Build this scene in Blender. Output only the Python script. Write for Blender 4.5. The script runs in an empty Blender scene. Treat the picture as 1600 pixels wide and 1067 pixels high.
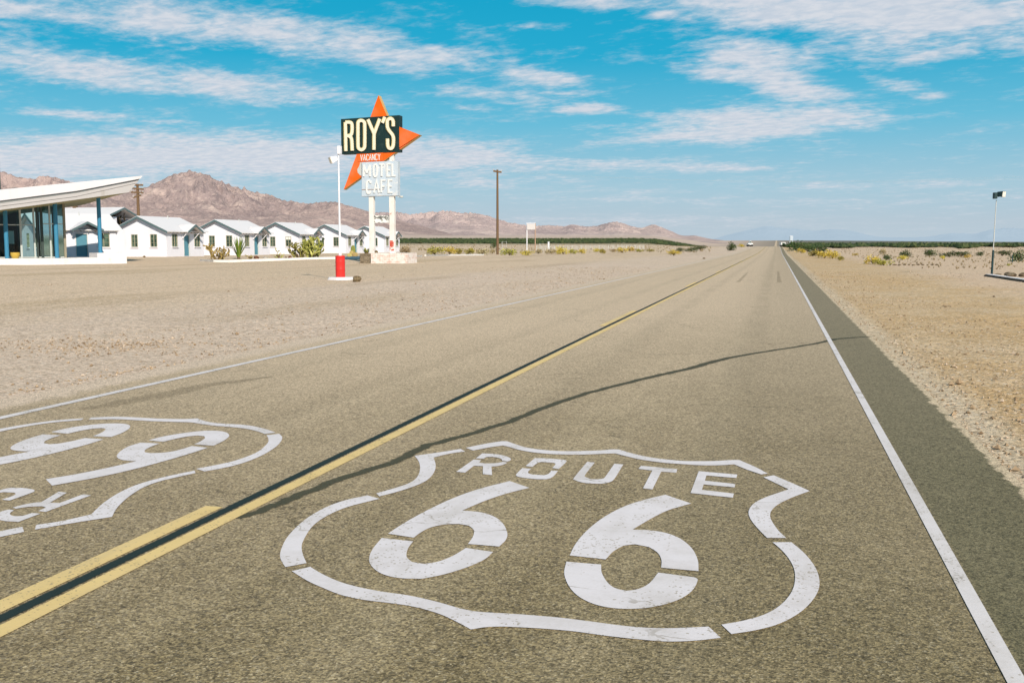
import bpy, bmesh, math, random
import numpy as np
from mathutils import Vector, Matrix

random.seed(66)
rng = np.random.default_rng(66)
sc = bpy.context.scene
COL = sc.collection

# ------------------------------------------------------------------ camera
F, CX, CY, HZ, H = 1555.0, 800.0, 533.5, 382.0, 1.5      # focal length, centre, horizon row of the 1600 px photo; eye height
YAW = math.atan((1212 - CX) / F)                          # the road runs along +Y, the camera looks left of it
PITCH = math.atan((CY - HZ) / F)
cam_d = bpy.data.cameras.new('camera')
cam = bpy.data.objects.new('camera', cam_d)
COL.objects.link(cam)
cam.location = (0, 0, H)
cam.rotation_euler = (math.pi / 2 - PITCH, 0, YAW)
cam_d.sensor_width = 36.0
cam_d.lens = 36.0 * F / 1600
cam_d.clip_end = 120000
cam_d.clip_start = 0.05
sc.camera = cam
sc.render.resolution_x, sc.render.resolution_y = 1024, 682

EYE = Vector((0, 0, H))
FW = Vector((-math.sin(YAW) * math.cos(PITCH), math.cos(YAW) * math.cos(PITCH), -math.sin(PITCH)))
RT = Vector((math.cos(YAW), math.sin(YAW), 0))
UP = RT.cross(FW)
FH = Vector((-math.sin(YAW), math.cos(YAW), 0))           # horizontal forward


def ray(px, py):
    return RT * ((px - CX) / F) + UP * ((CY - py) / F) + FW


def G(px, py, z=0.0):                                     # point of the level z seen at a pixel of the photo
    d = ray(px, py)
    return EYE + d * ((z - H) / d.z)


def PLN(px, py, p0, n):                                   # point of a plane
    d = ray(px, py)
    return EYE + d * ((Vector(p0) - EYE).dot(n) / d.dot(n))


def DEP(px, py, Z):                                       # point at horizontal depth Z
    d = ray(px, py)
    return EYE + d * (Z / d.dot(FH))


# ------------------------------------------------------------------ terrain
def ss(a, b, x):
    t = np.clip((np.asarray(x, float) - a) / (b - a), 0, 1)
    return t * t * (3 - 2 * t)


ZL = (np.array([0, 160, 230, 300, 450, 600, 1000, 1500, 2500, 3500, 12000.]),
      np.array([0, .0, .35, .75, 1.7, 2.7, 6.0, 10.5, 21, 32, 60.]))
ZR = (np.array([0, 150, 180, 225, 265, 305, 340, 400, 450, 700, 1500, 2500, 3500, 5000, 6000, 12000.]),
      np.array([0, 0, .08, .36, .66, .88, .78, .1, -.5, -3, -4, -4, -2, 14, 24, 44.]))


def road_z(y):
    return np.interp(np.maximum(y, 0), *ZR)


def terr(x, y):
    x = np.asarray(x, float); y = np.asarray(y, float)
    xc = x * RT.x + y * RT.y
    zc = x * FH.x + y * FH.y
    r = np.hypot(x, y)
    a = np.clip(np.arctan2(xc, zc), -1.0, 1.0)
    p = CX + F * np.tan(a)
    w = ss(1000, 1130, p)
    zr = np.interp(np.maximum(r * np.cos(np.clip(a - YAW, -.8, .8)), 0), *ZR)
    zr = np.where(zr > 5, zr * (1 - .36 * ss(1220, 1600, p)), zr)
    zl = np.interp(r, *ZL)
    zl = zl + .24 * ss(80, 96, zc) * (1 - ss(640, 820, p)) * (1 - ss(170, 260, zc))
    return zl * (1 - w) + zr * w


def T(px, py, dz=0.0):                                    # where the ray of a pixel meets the terrain
    d = ray(px, py)
    dh = d / d.dot(FH)
    lo, t = 3.0, 3.0
    while t < 3000:
        p = EYE + dh * t
        if p.z <= float(terr(p.x, p.y)) + dz:
            break
        lo = t
        t *= 1.012
    hi = t
    for _ in range(30):
        m = (lo + hi) / 2
        p = EYE + dh * m
        if p.z <= float(terr(p.x, p.y)) + dz:
            hi = m
        else:
            lo = m
    return EYE + dh * hi


def depth(p):
    return Vector((p[0], p[1], 0)).dot(FH)


# ------------------------------------------------------------------ numpy noise
def vnoise(x, y, seed=0):
    xi = np.floor(x).astype(np.int64); yi = np.floor(y).astype(np.int64)
    xf = x - xi; yf = y - yi

    def h(a, b):
        n = (a * 374761393 + b * 668265263 + seed * 974711) & 0x7fffffff
        n = ((n ^ (n >> 13)) * 1274126177) & 0x7fffffff
        n = (n ^ (n >> 16)) & 0xffff
        return n / 65535.0
    u = xf * xf * xf * (xf * (xf * 6 - 15) + 10); v = yf * yf * yf * (yf * (yf * 6 - 15) + 10)
    return (h(xi, yi) * (1 - u) + h(xi + 1, yi) * u) * (1 - v) + (h(xi, yi + 1) * (1 - u) + h(xi + 1, yi + 1) * u) * v


def fbm(x, y, o=5, seed=0, ridged=False, gain=.5):
    s = 0; a = 1; t = 0
    for i in range(o):
        n = vnoise(x, y, seed + i * 17)
        if ridged:
            n = 1 - np.abs(2 * n - 1)
        s = s + a * n; t += a; a *= gain
        x, y = x * 1.93 + 3.1 + .35 * y, y * 1.93 - .35 * x + 7.7
    return s / t


# ------------------------------------------------------------------ materials
def N(nt, typ, **kw):
    n = nt.nodes.new(typ)
    for k, v in kw.items():
        if k.startswith('i_'):
            key = k[2:]
            key = int(key) if key.isdigit() else key.replace('_', ' ')
            n.inputs[key].default_value = v
        else:
            setattr(n, k, v)
    return n


def L(nt, a, b):
    nt.links.new(a, b)


def newmat(name):
    m = bpy.data.materials.new(name)
    m.use_nodes = True
    nt = m.node_tree
    b = nt.nodes['Principled BSDF']
    b.inputs['Specular IOR Level'].default_value = .25
    b.inputs['Roughness'].default_value = .8
    return m, nt, b


def c4(c):
    return (c[0], c[1], c[2], 1)


def mixc(nt, fac, a, b, mode='MIX'):
    n = nt.nodes.new('ShaderNodeMix'); n.data_type = 'RGBA'; n.blend_type = mode
    for sock, v in ((n.inputs[0], fac), (n.inputs[6], a), (n.inputs[7], b)):
        if isinstance(v, (int, float)):
            sock.default_value = v
        elif isinstance(v, tuple):
            sock.default_value = c4(v)
        else:
            L(nt, v, sock)
    return n.outputs[2]


def math_(nt, op, a, b=0.0, c=None, clamp=False):
    n = nt.nodes.new('ShaderNodeMath'); n.operation = op; n.use_clamp = clamp
    for i, v in enumerate((a, b, c)):
        if v is None:
            continue
        if isinstance(v, (int, float)):
            n.inputs[i].default_value = v
        else:
            L(nt, v, n.inputs[i])
    return n.outputs[0]


def mrange(nt, v, a, b, c=0.0, d=1.0, smooth=True):
    n = nt.nodes.new('ShaderNodeMapRange')
    if smooth:
        n.interpolation_type = 'SMOOTHSTEP'
    L(nt, v, n.inputs[0])
    for i, q in enumerate((a, b, c, d)):
        n.inputs[1 + i].default_value = q
    return n.outputs[0]


def noise(nt, vec, scale, detail=4, rough=.55, dist=0.0, out='Fac'):
    n = N(nt, 'ShaderNodeTexNoise', i_Scale=scale, i_Detail=detail, i_Roughness=rough, i_Distortion=dist)
    if vec is not None:
        L(nt, vec, n.inputs['Vector'])
    return n.outputs[out]


def pos(nt):
    return N(nt, 'ShaderNodeNewGeometry').outputs['Position']


def objco(nt):
    return N(nt, 'ShaderNodeTexCoord').outputs['Object']


def mapv(nt, vec, scale=(1, 1, 1), loc=(0, 0, 0), rot=(0, 0, 0)):
    n = N(nt, 'ShaderNodeMapping')
    L(nt, vec, n.inputs[0])
    n.inputs['Scale'].default_value = scale; n.inputs['Location'].default_value = loc; n.inputs['Rotation'].default_value = rot
    return n.outputs[0]


def bump(nt, b, h, strength=.3, dist=.01):
    n = N(nt, 'ShaderNodeBump', i_Distance=dist)
    if isinstance(strength, (int, float)):
        n.inputs['Strength'].default_value = strength
    else:
        L(nt, strength, n.inputs['Strength'])
    L(nt, h, n.inputs['Height']); L(nt, n.outputs[0], b.inputs['Normal'])


def painted(name, col, dirt=(.25, .2, .14), amount=.35, scale=2.0, rough=.6, streak=True, bumpy=.0, spec=.3):
    """paint with weathering: blotches, vertical streaks and a little grain"""
    m, nt, b = newmat(name)
    v = objco(nt)
    n1 = noise(nt, v, scale, 6, .65)
    vs = mapv(nt, v, (scale * 3, scale * 3, scale * .35))
    n2 = noise(nt, vs, 1.0, 4, .6)
    f = math_(nt, 'MULTIPLY', mrange(nt, n1, .45, .75), mrange(nt, n2, .4, .7)) if streak else mrange(nt, n1, .5, .8)
    f = math_(nt, 'MULTIPLY', f, amount)
    c = mixc(nt, f, col, dirt)
    L(nt, c, b.inputs['Base Color'])
    b.inputs['Roughness'].default_value = rough
    b.inputs['Specular IOR Level'].default_value = spec
    if bumpy:
        bump(nt, b, noise(nt, v, scale * 12, 4), bumpy, .02)
    return m


def peeling(name, col, under, lo=.55, hi=.6, scale=3.0, rough=.6):
    m, nt, b = newmat(name)
    v = objco(nt)
    n1 = noise(nt, v, scale, 7, .7, .4)
    c = mixc(nt, mrange(nt, n1, lo, hi), col, under)
    c = mixc(nt, math_(nt, 'MULTIPLY', mrange(nt, noise(nt, v, scale * .4, 3), .4, .7), .25), c, (under[0] * .6 + col[0] * .3, under[1] * .6 + col[1] * .3, under[2] * .6 + col[2] * .3))
    L(nt, c, b.inputs['Base Color']); b.inputs['Roughness'].default_value = rough
    return m


M = {}
M['stucco'] = painted('white_stucco', (.80, .795, .88), (.45, .4, .33), .28, .5, .85, True, .25)
M['white'] = painted('white_paint', (.80, .795, .86), (.42, .38, .32), .3, .8, .6)
M['fascia'] = painted('fascia_paint', (.68, .67, .73), (.4, .36, .3), .4, .5, .6)
M['roofwhite'] = painted('white_roofing', (.74, .735, .78), (.5, .47, .45), .3, .4, .7, False, .2)
M['soffit'] = painted('soffit_board', (.36, .34, .19), (.2, .18, .1), .4, .5, .8)  # olive tone paints in the shade under the white roof
M['teal'] = painted('teal_paint', (.10, .27, .36), (.08, .14, .17), .4, 1.5, .5)
M['tealtrim'] = painted('grey_teal_trim', (.095, .15, .165), (.13, .14, .13), .4, 1.5, .6)
M['bluepost'] = painted('blue_post_paint', (.045, .22, .38), (.06, .15, .22), .3, 1.5, .45)
M['rafter'] = painted('rafter_wood', (.30, .27, .2), (.15, .12, .08), .5, 3, .8)
M['frame'] = painted('window_frame_paint', (.36, .35, .26), (.2, .17, .12), .4, 3, .6)
M['doorframe'] = painted('door_frame_paint', (.62, .62, .60), (.3, .27, .2), .3, 3, .6)
M['red'] = painted('red_barrel_paint', (.74, .035, .03), (.45, .02, .02), .5, 3, .45)
M['black'] = painted('black_sign_face', (.008, .028, .03), (.06, .10, .09), .75, 1.6, .5)
M['cream'] = painted('cream_letters', (.80, .74, .60), (.5, .42, .3), .5, 2, .5)
M['yellowedge'] = painted('yellow_letter_rim', (.62, .53, .22), (.3, .22, .08), .4, 2, .5)
M['orange'] = peeling('orange_arrow_paint', (.78, .12, .004), (.75, .48, .36), .69, .71, 1.4, .5)
M['orangedge'] = painted('orange_arrow_edge', (.62, .40, .16), (.25, .12, .06), .5, 2, .6)
M['paleblue'] = peeling('faded_blue_cabinet', (.50, .585, .69), (.64, .67, .72), .52, .62, 1.6, .5)
M['ltwhite'] = painted('white_sign_letters', (.74, .76, .78), (.5, .5, .5), .3, 3, .5)
M['post'] = peeling('peeling_post_paint', (.80, .77, .75), (.55, .34, .26), .60, .66, 2.2)
M['redpatch'] = peeling('red_peeling_patch', (.55, .09, .06), (.8, .74, .7), .5, .56, 3)
M['peelboard'] = peeling('peeling_board', (.82, .82, .82), (.1, .1, .09), .52, .55, 3.0)
M['brick'] = None
M['galv'] = painted('galvanised_steel', (.55, .56, .55), (.3, .26, .2), .5, 3, .4)
M['faded'] = painted('faded_white_board', (.60, .57, .58), (.5, .4, .35), .5, 1.5, .7)
M['fascia2'] = painted('grey_fascia_paint', (.47, .455, .47), (.3, .27, .23), .45, .7, .6)
M['gutter'] = painted('gutter_metal', (.26, .27, .27), (.2, .18, .15), .4, 1, .5)
M['darkmetal'] = painted('dark_teal_metal', (.02, .05, .055), (.05, .06, .06), .5, 3, .45)
M['lens'] = painted('lamp_lens', (.85, .80, .72), (.6, .55, .5), .3, 4, .25)
M['wood'] = painted('pole_wood', (.17, .105, .06), (.05, .035, .025), .8, 1.2, .85)
M['insul'] = painted('insulator_glaze', (.5, .5, .5), (.3, .3, .3), .3, 5, .25)
M['concrete'] = painted('whitewashed_concrete', (.74, .72, .75), (.45, .38, .3), .45, 2, .85, False, .2)
M['curb'] = painted('white_curb_paint', (.82, .80, .79), (.45, .38, .3), .4, 1.2, .8, False, .15)
M['pot'] = painted('yellow_pot_glaze', (.56, .38, .07), (.3, .2, .05), .4, 4, .4)
M['tyre'] = painted('tyre_rubber', (.03, .03, .03), (.08, .07, .06), .4, 5, .8)
M['carwhite'] = painted('vehicle_white', (.8, .8, .8), (.5, .45, .4), .2, 2, .3)
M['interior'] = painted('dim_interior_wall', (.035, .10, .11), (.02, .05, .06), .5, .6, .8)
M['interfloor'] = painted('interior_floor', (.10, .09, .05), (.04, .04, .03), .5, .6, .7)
M['aluminium'] = painted('aluminium_frame', (.50, .54, .52), (.3, .3, .28), .3, 3, .35)
M['darkframe'] = painted('dark_bronze_frame', (.05, .07, .065), (.03, .03, .03), .3, 3, .4)
M['blind'] = painted('window_blind', (.8, .8, .78), (.6, .55, .5), .2, 3, .8)
M['ruin'] = painted('charred_debris', (.07, .05, .025), (.3, .22, .1), .9, 2.5, .9)
M['redbrown'] = painted('downspout_paint', (.32, .13, .09), (.2, .1, .07), .4, 3, .6)
M['rust'] = painted('rusty_strip', (.42, .28, .2), (.6, .55, .5), .6, 3, .8)


def glassy(name, col, alpha=.35, rough=.05):
    m, nt, b = newmat(name)
    out = nt.nodes['Material Output']
    nt.nodes.remove(b)
    tr = N(nt, 'ShaderNodeBsdfTransparent'); tr.inputs[0].default_value = c4(col)
    gl = N(nt, 'ShaderNodeBsdfGlossy'); gl.inputs['Roughness'].default_value = rough; gl.inputs[0].default_value = (.9, .9, .9, 1)
    lw = N(nt, 'ShaderNodeLayerWeight', i_Blend=alpha)
    mx = N(nt, 'ShaderNodeMixShader')
    L(nt, math_(nt, 'MULTIPLY', lw.outputs['Fresnel'], .9), mx.inputs[0]); L(nt, tr.outputs[0], mx.inputs[1]); L(nt, gl.outputs[0], mx.inputs[2])
    L(nt, mx.outputs[0], out.inputs['Surface'])
    return m


M['glass'] = glassy('shop_glass', (.42, .64, .64), .3)


def pane_mat():
    m, nt, b = newmat('dark_window_pane')
    v = objco(nt)
    n1 = noise(nt, v, 1.3, 3)
    c = mixc(nt, mrange(nt, n1, .4, .65), (.02, .045, .035), (.09, .15, .11))
    L(nt, c, b.inputs['Base Color'])
    b.inputs['Roughness'].default_value = .12
    b.inputs['Specular IOR Level'].default_value = .5
    return m


M['pane'] = pane_mat()


def brick_mat(name, c1, c2, mortar, bs=(.42, .16)):
    m, nt, b = newmat(name)
    v = objco(nt)
    sx = N(nt, 'ShaderNodeSeparateXYZ'); L(nt, v, sx.inputs[0])
    cb = N(nt, 'ShaderNodeCombineXYZ')
    L(nt, math_(nt, 'ADD', sx.outputs[0], sx.outputs[1]), cb.inputs[0]); L(nt, sx.outputs[2], cb.inputs[1])
    br = N(nt, 'ShaderNodeTexBrick', i_Scale=1.0, i_Mortar_Size=.012)
    br.inputs['Color1'].default_value = c4(c1); br.inputs['Color2'].default_value = c4(c2); br.inputs['Mortar'].default_value = c4(mortar)
    br.inputs['Brick Width'].default_value = bs[0]; br.inputs['Row Height'].default_value = bs[1]
    L(nt, cb.outputs[0], br.inputs['Vector'])
    n1 = noise(nt, v, 3, 5, .65)
    c = mixc(nt, mrange(nt, n1, .4, .62), br.outputs['Color'], mortar)
    L(nt, c, b.inputs['Base Color'])
    b.inputs['Roughness'].default_value = .9
    bump(nt, b, br.outputs['Fac'], -.4, .02)
    return m


M['brick'] = brick_mat('flaking_brick', (.62, .40, .34), (.74, .66, .62), (.78, .74, .72))


def stone_mat(name, a, b_, scale=3.0, rough=.9):
    m, nt, b = newmat(name)
    v = objco(nt)
    vo = N(nt, 'ShaderNodeTexVoronoi', i_Scale=scale)
    vo.feature = 'F1'
    L(nt, v, vo.inputs['Vector'])
    n1 = noise(nt, v, scale * 2, 6, .65)
    c = mixc(nt, vo.outputs['Color'], a, b_)
    c = mixc(nt, mrange(nt, n1, .35, .7), c, tuple(.45 * x for x in a))
    L(nt, c, b.inputs['Base Color'])
    b.inputs['Roughness'].default_value = rough
    bump(nt, b, n1, .6, .05)
    return m


M['stone'] = stone_mat('rough_brown_stone', (.20, .15, .10), (.36, .30, .22), 4)
M['rock'] = stone_mat('brown_rock', (.22, .16, .09), (.30, .23, .14), 6)
M['redrock'] = stone_mat('dark_red_rock', (.16, .07, .04), (.24, .11, .07), 6)
M['palerock'] = stone_mat('pale_rock', (.55, .5, .45), (.66, .62, .58), 5)


def leaf_mat(name, a, b_, c_):
    m, nt, b = newmat(name)
    g = N(nt, 'ShaderNodeNewGeometry')
    r = N(nt, 'ShaderNodeValToRGB')
    e = r.color_ramp.elements
    e[0].position = 0; e[0].color = c4(a); e[1].position = 1; e[1].color = c4(c_)
    k = e.new(.5); k.color = c4(b_)
    L(nt, g.outputs['Random Per Island'], r.inputs[0])
    oi = N(nt, 'ShaderNodeObjectInfo')
    hs = N(nt, 'ShaderNodeHueSaturation')
    L(nt, mrange(nt, oi.outputs['Random'], 0, 1, .48, .52, False), hs.inputs['Hue'])
    L(nt, mrange(nt, oi.outputs['Random'], 0, 1, .8, 1.15, False), hs.inputs['Value'])
    L(nt, r.outputs[0], hs.inputs['Color'])
    L(nt, hs.outputs[0], b.inputs['Base Color'])
    b.inputs['Roughness'].default_value = .7
    return m


M['leaf_y'] = leaf_mat('yellow_brush_leaves', (.36, .25, .03), (.60, .45, .06), (.75, .62, .16))
M['leaf_yg'] = leaf_mat('olive_brush_leaves', (.18, .17, .03), (.36, .33, .06), (.58, .50, .11))
M['leaf_dg'] = leaf_mat('creosote_leaves', (.020, .048, .015), (.045, .082, .024), (.11, .14, .04))
M['leaf_dry'] = leaf_mat('dry_brush_stems', (.24, .18, .09), (.38, .30, .16), (.52, .43, .26))
M['cholla'] = leaf_mat('cholla_joints', (.22, .17, .04), (.38, .31, .09), (.58, .49, .20))
M['pear'] = leaf_mat('cactus_pads', (.13, .14, .03), (.28, .28, .06), (.55, .52, .18))
M['blade'] = leaf_mat('green_blades', (.06, .15, .02), (.14, .27, .03), (.36, .42, .10))
M['golden'] = leaf_mat('golden_cactus_skin', (.38, .30, .10), (.48, .38, .14), (.52, .44, .2))
M['greencactus'] = leaf_mat('green_cactus_skin', (.16, .16, .04), (.2, .2, .05), (.26, .24, .07))
M['stem'] = painted('woody_stem', (.16, .11, .06), (.08, .06, .04), .5, 4, .9)


# ---- road, ground, mountain materials
def asphalt_nodes(nt, b, dirt_edge=True, shoulder=True):
    v = pos(nt)
    sp = N(nt, 'ShaderNodeSeparateXYZ'); L(nt, v, sp.inputs[0])
    X, Y = sp.outputs[0], sp.outputs[1]
    # aggregate
    vo = N(nt, 'ShaderNodeTexVoronoi', i_Scale=120.0); L(nt, v, vo.inputs['Vector'])
    cs = N(nt, 'ShaderNodeSeparateColor'); L(nt, vo.outputs['Color'], cs.inputs[0])
    vo2 = N(nt, 'ShaderNodeTexVoronoi', i_Scale=62.0); L(nt, v, vo2.inputs['Vector'])
    cs2 = N(nt, 'ShaderNodeSeparateColor'); L(nt, vo2.outputs['Color'], cs2.inputs[0])
    grain = noise(nt, v, 26, 5, .75)
    blotch = noise(nt, v, .55, 5, .6)
    tracks = noise(nt, mapv(nt, v, (1.6, .045, 1)), 1.0, 4, .6)
    # colour: binder -> stone
    dark = mixc(nt, mrange(nt, blotch, .35, .68), (.087, .069, .034), (.114, .091, .045))
    mid = mixc(nt, mrange(nt, blotch, .35, .68), (.265, .210, .105), (.305, .244, .126))
    f = math_(nt, 'ADD', math_(nt, 'MULTIPLY', cs.outputs[0], .55), math_(nt, 'MULTIPLY', grain, .75))
    c = mixc(nt, mrange(nt, f, .32, .95), dark, mid)
    c = mixc(nt, math_(nt, 'MULTIPLY', math_(nt, 'GREATER_THAN', cs.outputs[1], .93), .6), c, (.46, .40, .28))
    c = mixc(nt, math_(nt, 'MULTIPLY', math_(nt, 'GREATER_THAN', cs2.outputs[1], .965), .35), c, (.44, .38, .27))
    c = mixc(nt, math_(nt, 'MULTIPLY', math_(nt, 'LESS_THAN', cs2.outputs[2], .06), .6), c, (.03, .03, .02))
    g3 = noise(nt, v, 7.0, 6, .8)
    c = mixc(nt, math_(nt, 'MULTIPLY', mrange(nt, g3, .46, .66), .14), c, (.32, .27, .16))
    c = mixc(nt, math_(nt, 'MULTIPLY', mrange(nt, g3, .52, .36), .14), c, (.06, .055, .03))
    # wheel tracks and long stains
    c = mixc(nt, math_(nt, 'MULTIPLY', mrange(nt, tracks, .42, .72), .35), c, (.40, .335, .215))
    cv_ = N(nt, 'ShaderNodeTexVoronoi', i_Scale=.42); cv_.feature = 'DISTANCE_TO_EDGE'
    wn = N(nt, 'ShaderNodeTexNoise', i_Scale=1.6, i_Detail=6.0, i_Roughness=.7); L(nt, v, wn.inputs['Vector'])
    wsc = N(nt, 'ShaderNodeVectorMath', operation='SCALE'); L(nt, wn.outputs['Color'], wsc.inputs[0]); wsc.inputs['Scale'].default_value = .9
    wad = N(nt, 'ShaderNodeVectorMath', operation='ADD'); L(nt, v, wad.inputs[0]); L(nt, wsc.outputs[0], wad.inputs[1])
    L(nt, wad.outputs[0], cv_.inputs['Vector'])
    hair = math_(nt, 'MULTIPLY', mrange(nt, cv_.outputs['Distance'], .008, .002), mrange(nt, noise(nt, v, .5, 3), .54, .62))
    oil = math_(nt, 'MULTIPLY', mrange(nt, noise(nt, mapv(nt, v, (1.2, .35, 1), (3, 1, 0)), 1.3, 5, .7), .60, .72), mrange(nt, math_(nt, 'ABSOLUTE', math_(nt, 'ADD', X, 1.05)), .55, .1))
    c = mixc(nt, math_(nt, 'MULTIPLY', oil, .45), c, (.05, .045, .028))
    # backscatter and vignette painted into the colour: the road pales with distance
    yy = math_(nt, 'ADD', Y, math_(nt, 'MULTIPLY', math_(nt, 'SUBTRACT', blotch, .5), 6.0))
    far_glare = math_(nt, 'ADD', mrange(nt, yy, 0.5, 13, 0.04, .60), mrange(nt, yy, 8, 26, 0.0, .40))
    pale_x = mrange(nt, X, -1.0, -5.5, 0.0, .22)  # also paler across the left lane
    pale_f = math_(nt, 'ADD', far_glare, pale_x, clamp=True)
    c = mixc(nt, math_(nt, 'MULTIPLY', math_(nt, 'MULTIPLY', pale_f, .90), mrange(nt, math_(nt, 'ADD', math_(nt, 'MULTIPLY', g3, .6), math_(nt, 'MULTIPLY', grain, .4)), .34, .60, .88, 1.0)), c, (.60, .475, .350))
    va_ = N(nt, 'ShaderNodeTexVoronoi', i_Scale=105.0); L(nt, v, va_.inputs['Vector'])
    ca_ = N(nt, 'ShaderNodeSeparateColor'); L(nt, va_.outputs['Color'], ca_.inputs[0])
    vb_ = N(nt, 'ShaderNodeTexVoronoi', i_Scale=58.0); L(nt, v, vb_.inputs['Vector'])
    cb_ = N(nt, 'ShaderNodeSeparateColor'); L(nt, vb_.outputs['Color'], cb_.inputs[0])
    s1_ = math_(nt, 'MULTIPLY', math_(nt, 'SUBTRACT', ca_.outputs[0], .5), mrange(nt, Y, 2, 12, 1.05, .7))
    s2_ = math_(nt, 'MULTIPLY', math_(nt, 'SUBTRACT', cb_.outputs[0], .5), mrange(nt, Y, 3, 9, .25, .6))
    s3_ = math_(nt, 'MULTIPLY', math_(nt, 'SUBTRACT', noise(nt, v, 22.0, 4, .8), .5), mrange(nt, Y, 6, 26, .2, .8))
    spk = math_(nt, 'ADD', 1.07, math_(nt, 'ADD', s1_, math_(nt, 'ADD', s2_, s3_)))
    gsp = N(nt, 'ShaderNodeCombineColor')
    for q in range(3): L(nt, spk, gsp.inputs[q])
    # polished wheel tracks and the darker oil strip between them
    for xc_, wd_, am_ in ((-2.05, .30, .14), (-.35, .30, .16), (-4.1, .32, .12), (-5.7, .32, .12)):
        tr_ = mrange(nt, math_(nt, 'ABSOLUTE', math_(nt, 'SUBTRACT', math_(nt, 'ADD', X, math_(nt, 'MULTIPLY', math_(nt, 'SUBTRACT', tracks, .5), .5)), xc_)), wd_, .05)
        c = mixc(nt, math_(nt, 'MULTIPLY', tr_, math_(nt, 'MULTIPLY', mrange(nt, blotch, .3, .6), am_)), c, (.11, .095, .06))
    xn = math_(nt, 'ADD', X, math_(nt, 'MULTIPLY', math_(nt, 'SUBTRACT', noise(nt, v, 3.5, 7, .75), .5), .75))
    c = mixc(nt, math_(nt, 'MULTIPLY', hair, .55), c, (.05, .042, .025))
    if shoulder:
        sh = mrange(nt, X, .82, .90)
        c = mixc(nt, math_(nt, 'MULTIPLY', sh, .60), c, (.10, .102, .060))
        lane = mrange(nt, X, -1.6, .6)
        c = mixc(nt, math_(nt, 'MULTIPLY', lane, .22), c, (.10, .092, .05))
    if dirt_edge:
        ld = mrange(nt, xn, -6.68, -6.98)
        c = mixc(nt, ld, c, (.58, .47, .37))
        rd = mrange(nt, math_(nt, 'ADD', X, math_(nt, 'MULTIPLY', math_(nt, 'SUBTRACT', noise(nt, v, 4, 7, .75), .5), .26)), 1.455, 1.485)
        c = mixc(nt, rd, c, (.54, .44, .31))
    c = mixc(nt, 1.0, c, gsp.outputs[0], 'MULTIPLY')
    L(nt, c, b.inputs['Base Color'])
    b.inputs['Roughness'].default_value = .85
    b.inputs['Specular IOR Level'].default_value = .2
    h = math_(nt, 'ADD', vo.outputs['Distance'], math_(nt, 'MULTIPLY', grain, .7))
    bump(nt, b, h, mrange(nt, Y, 2, 16, .42, .0), .006)
    return c, v


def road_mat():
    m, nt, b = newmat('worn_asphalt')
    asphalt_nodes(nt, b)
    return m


def paint_mat(name, col, chip=.66, dirt=(.30, .25, .17), crack=True):
    m, nt, b = newmat(name)
    v = pos(nt)
    n1 = noise(nt, v, 3.0, 8, .72)
    n2 = noise(nt, v, 60, 4, .7)
    vo = N(nt, 'ShaderNodeTexVoronoi', i_Scale=1.1); vo.feature = 'DISTANCE_TO_EDGE'
    L(nt, N(nt, 'ShaderNodeVectorMath', operation='ADD').outputs[0], vo.inputs['Vector'])
    va = vo.inputs['Vector'].links[0].from_node
    L(nt, v, va.inputs[0])
    nd = N(nt, 'ShaderNodeTexNoise', i_Scale=3.5, i_Detail=5.0); L(nt, v, nd.inputs['Vector'])
    vm = N(nt, 'ShaderNodeVectorMath', operation='SCALE'); L(nt, nd.outputs['Color'], vm.inputs[0]); vm.inputs['Scale'].default_value = .5
    L(nt, vm.outputs[0], va.inputs[1])
    c = mixc(nt, math_(nt, 'MULTIPLY', mrange(nt, n1, .4, .75), .28), col, dirt)
    chips = math_(nt, 'MULTIPLY', mrange(nt, math_(nt, 'ADD', math_(nt, 'MULTIPLY', n1, .5), math_(nt, 'MULTIPLY', n2, .5)), chip - .02, chip + .02), .8)
    c = mixc(nt, chips, c, (.17, .145, .095))
    vs_ = N(nt, 'ShaderNodeTexVoronoi', i_Scale=105.0); L(nt, v, vs_.inputs['Vector'])
    sc_ = N(nt, 'ShaderNodeSeparateColor'); L(nt, vs_.outputs['Color'], sc_.inputs[0])
    worn = math_(nt, 'GREATER_THAN', sc_.outputs[0], mrange(nt, noise(nt, v, 1.7, 6, .7), .46, .74, 1.0, .80, False))
    c = mixc(nt, math_(nt, 'MULTIPLY', worn, .6), c, (.30, .25, .165))
    rub = math_(nt, 'MULTIPLY', mrange(nt, noise(nt, mapv(nt, v, (2.6, .22, 1)), 1.0, 4, .6), .48, .74), .30)
    c = mixc(nt, rub, c, (.42, .385, .33))
    if crack:
        cr = math_(nt, 'MULTIPLY', mrange(nt, vo.outputs['Distance'], .010, .003), mrange(nt, noise(nt, v, 1.3, 2), .5, .58))
        cr = math_(nt, 'MULTIPLY', cr, .6)
        c = mixc(nt, cr, c, (.25, .21, .15))
    c = mixc(nt, math_(nt, 'MULTIPLY', mrange(nt, n2, .5, .8), .22), c, (.40, .35, .26))
    L(nt, c, b.inputs['Base Color'])
    b.inputs['Roughness'].default_value = .7
    bump(nt, b, n2, .3, .004)
    return m


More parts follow.
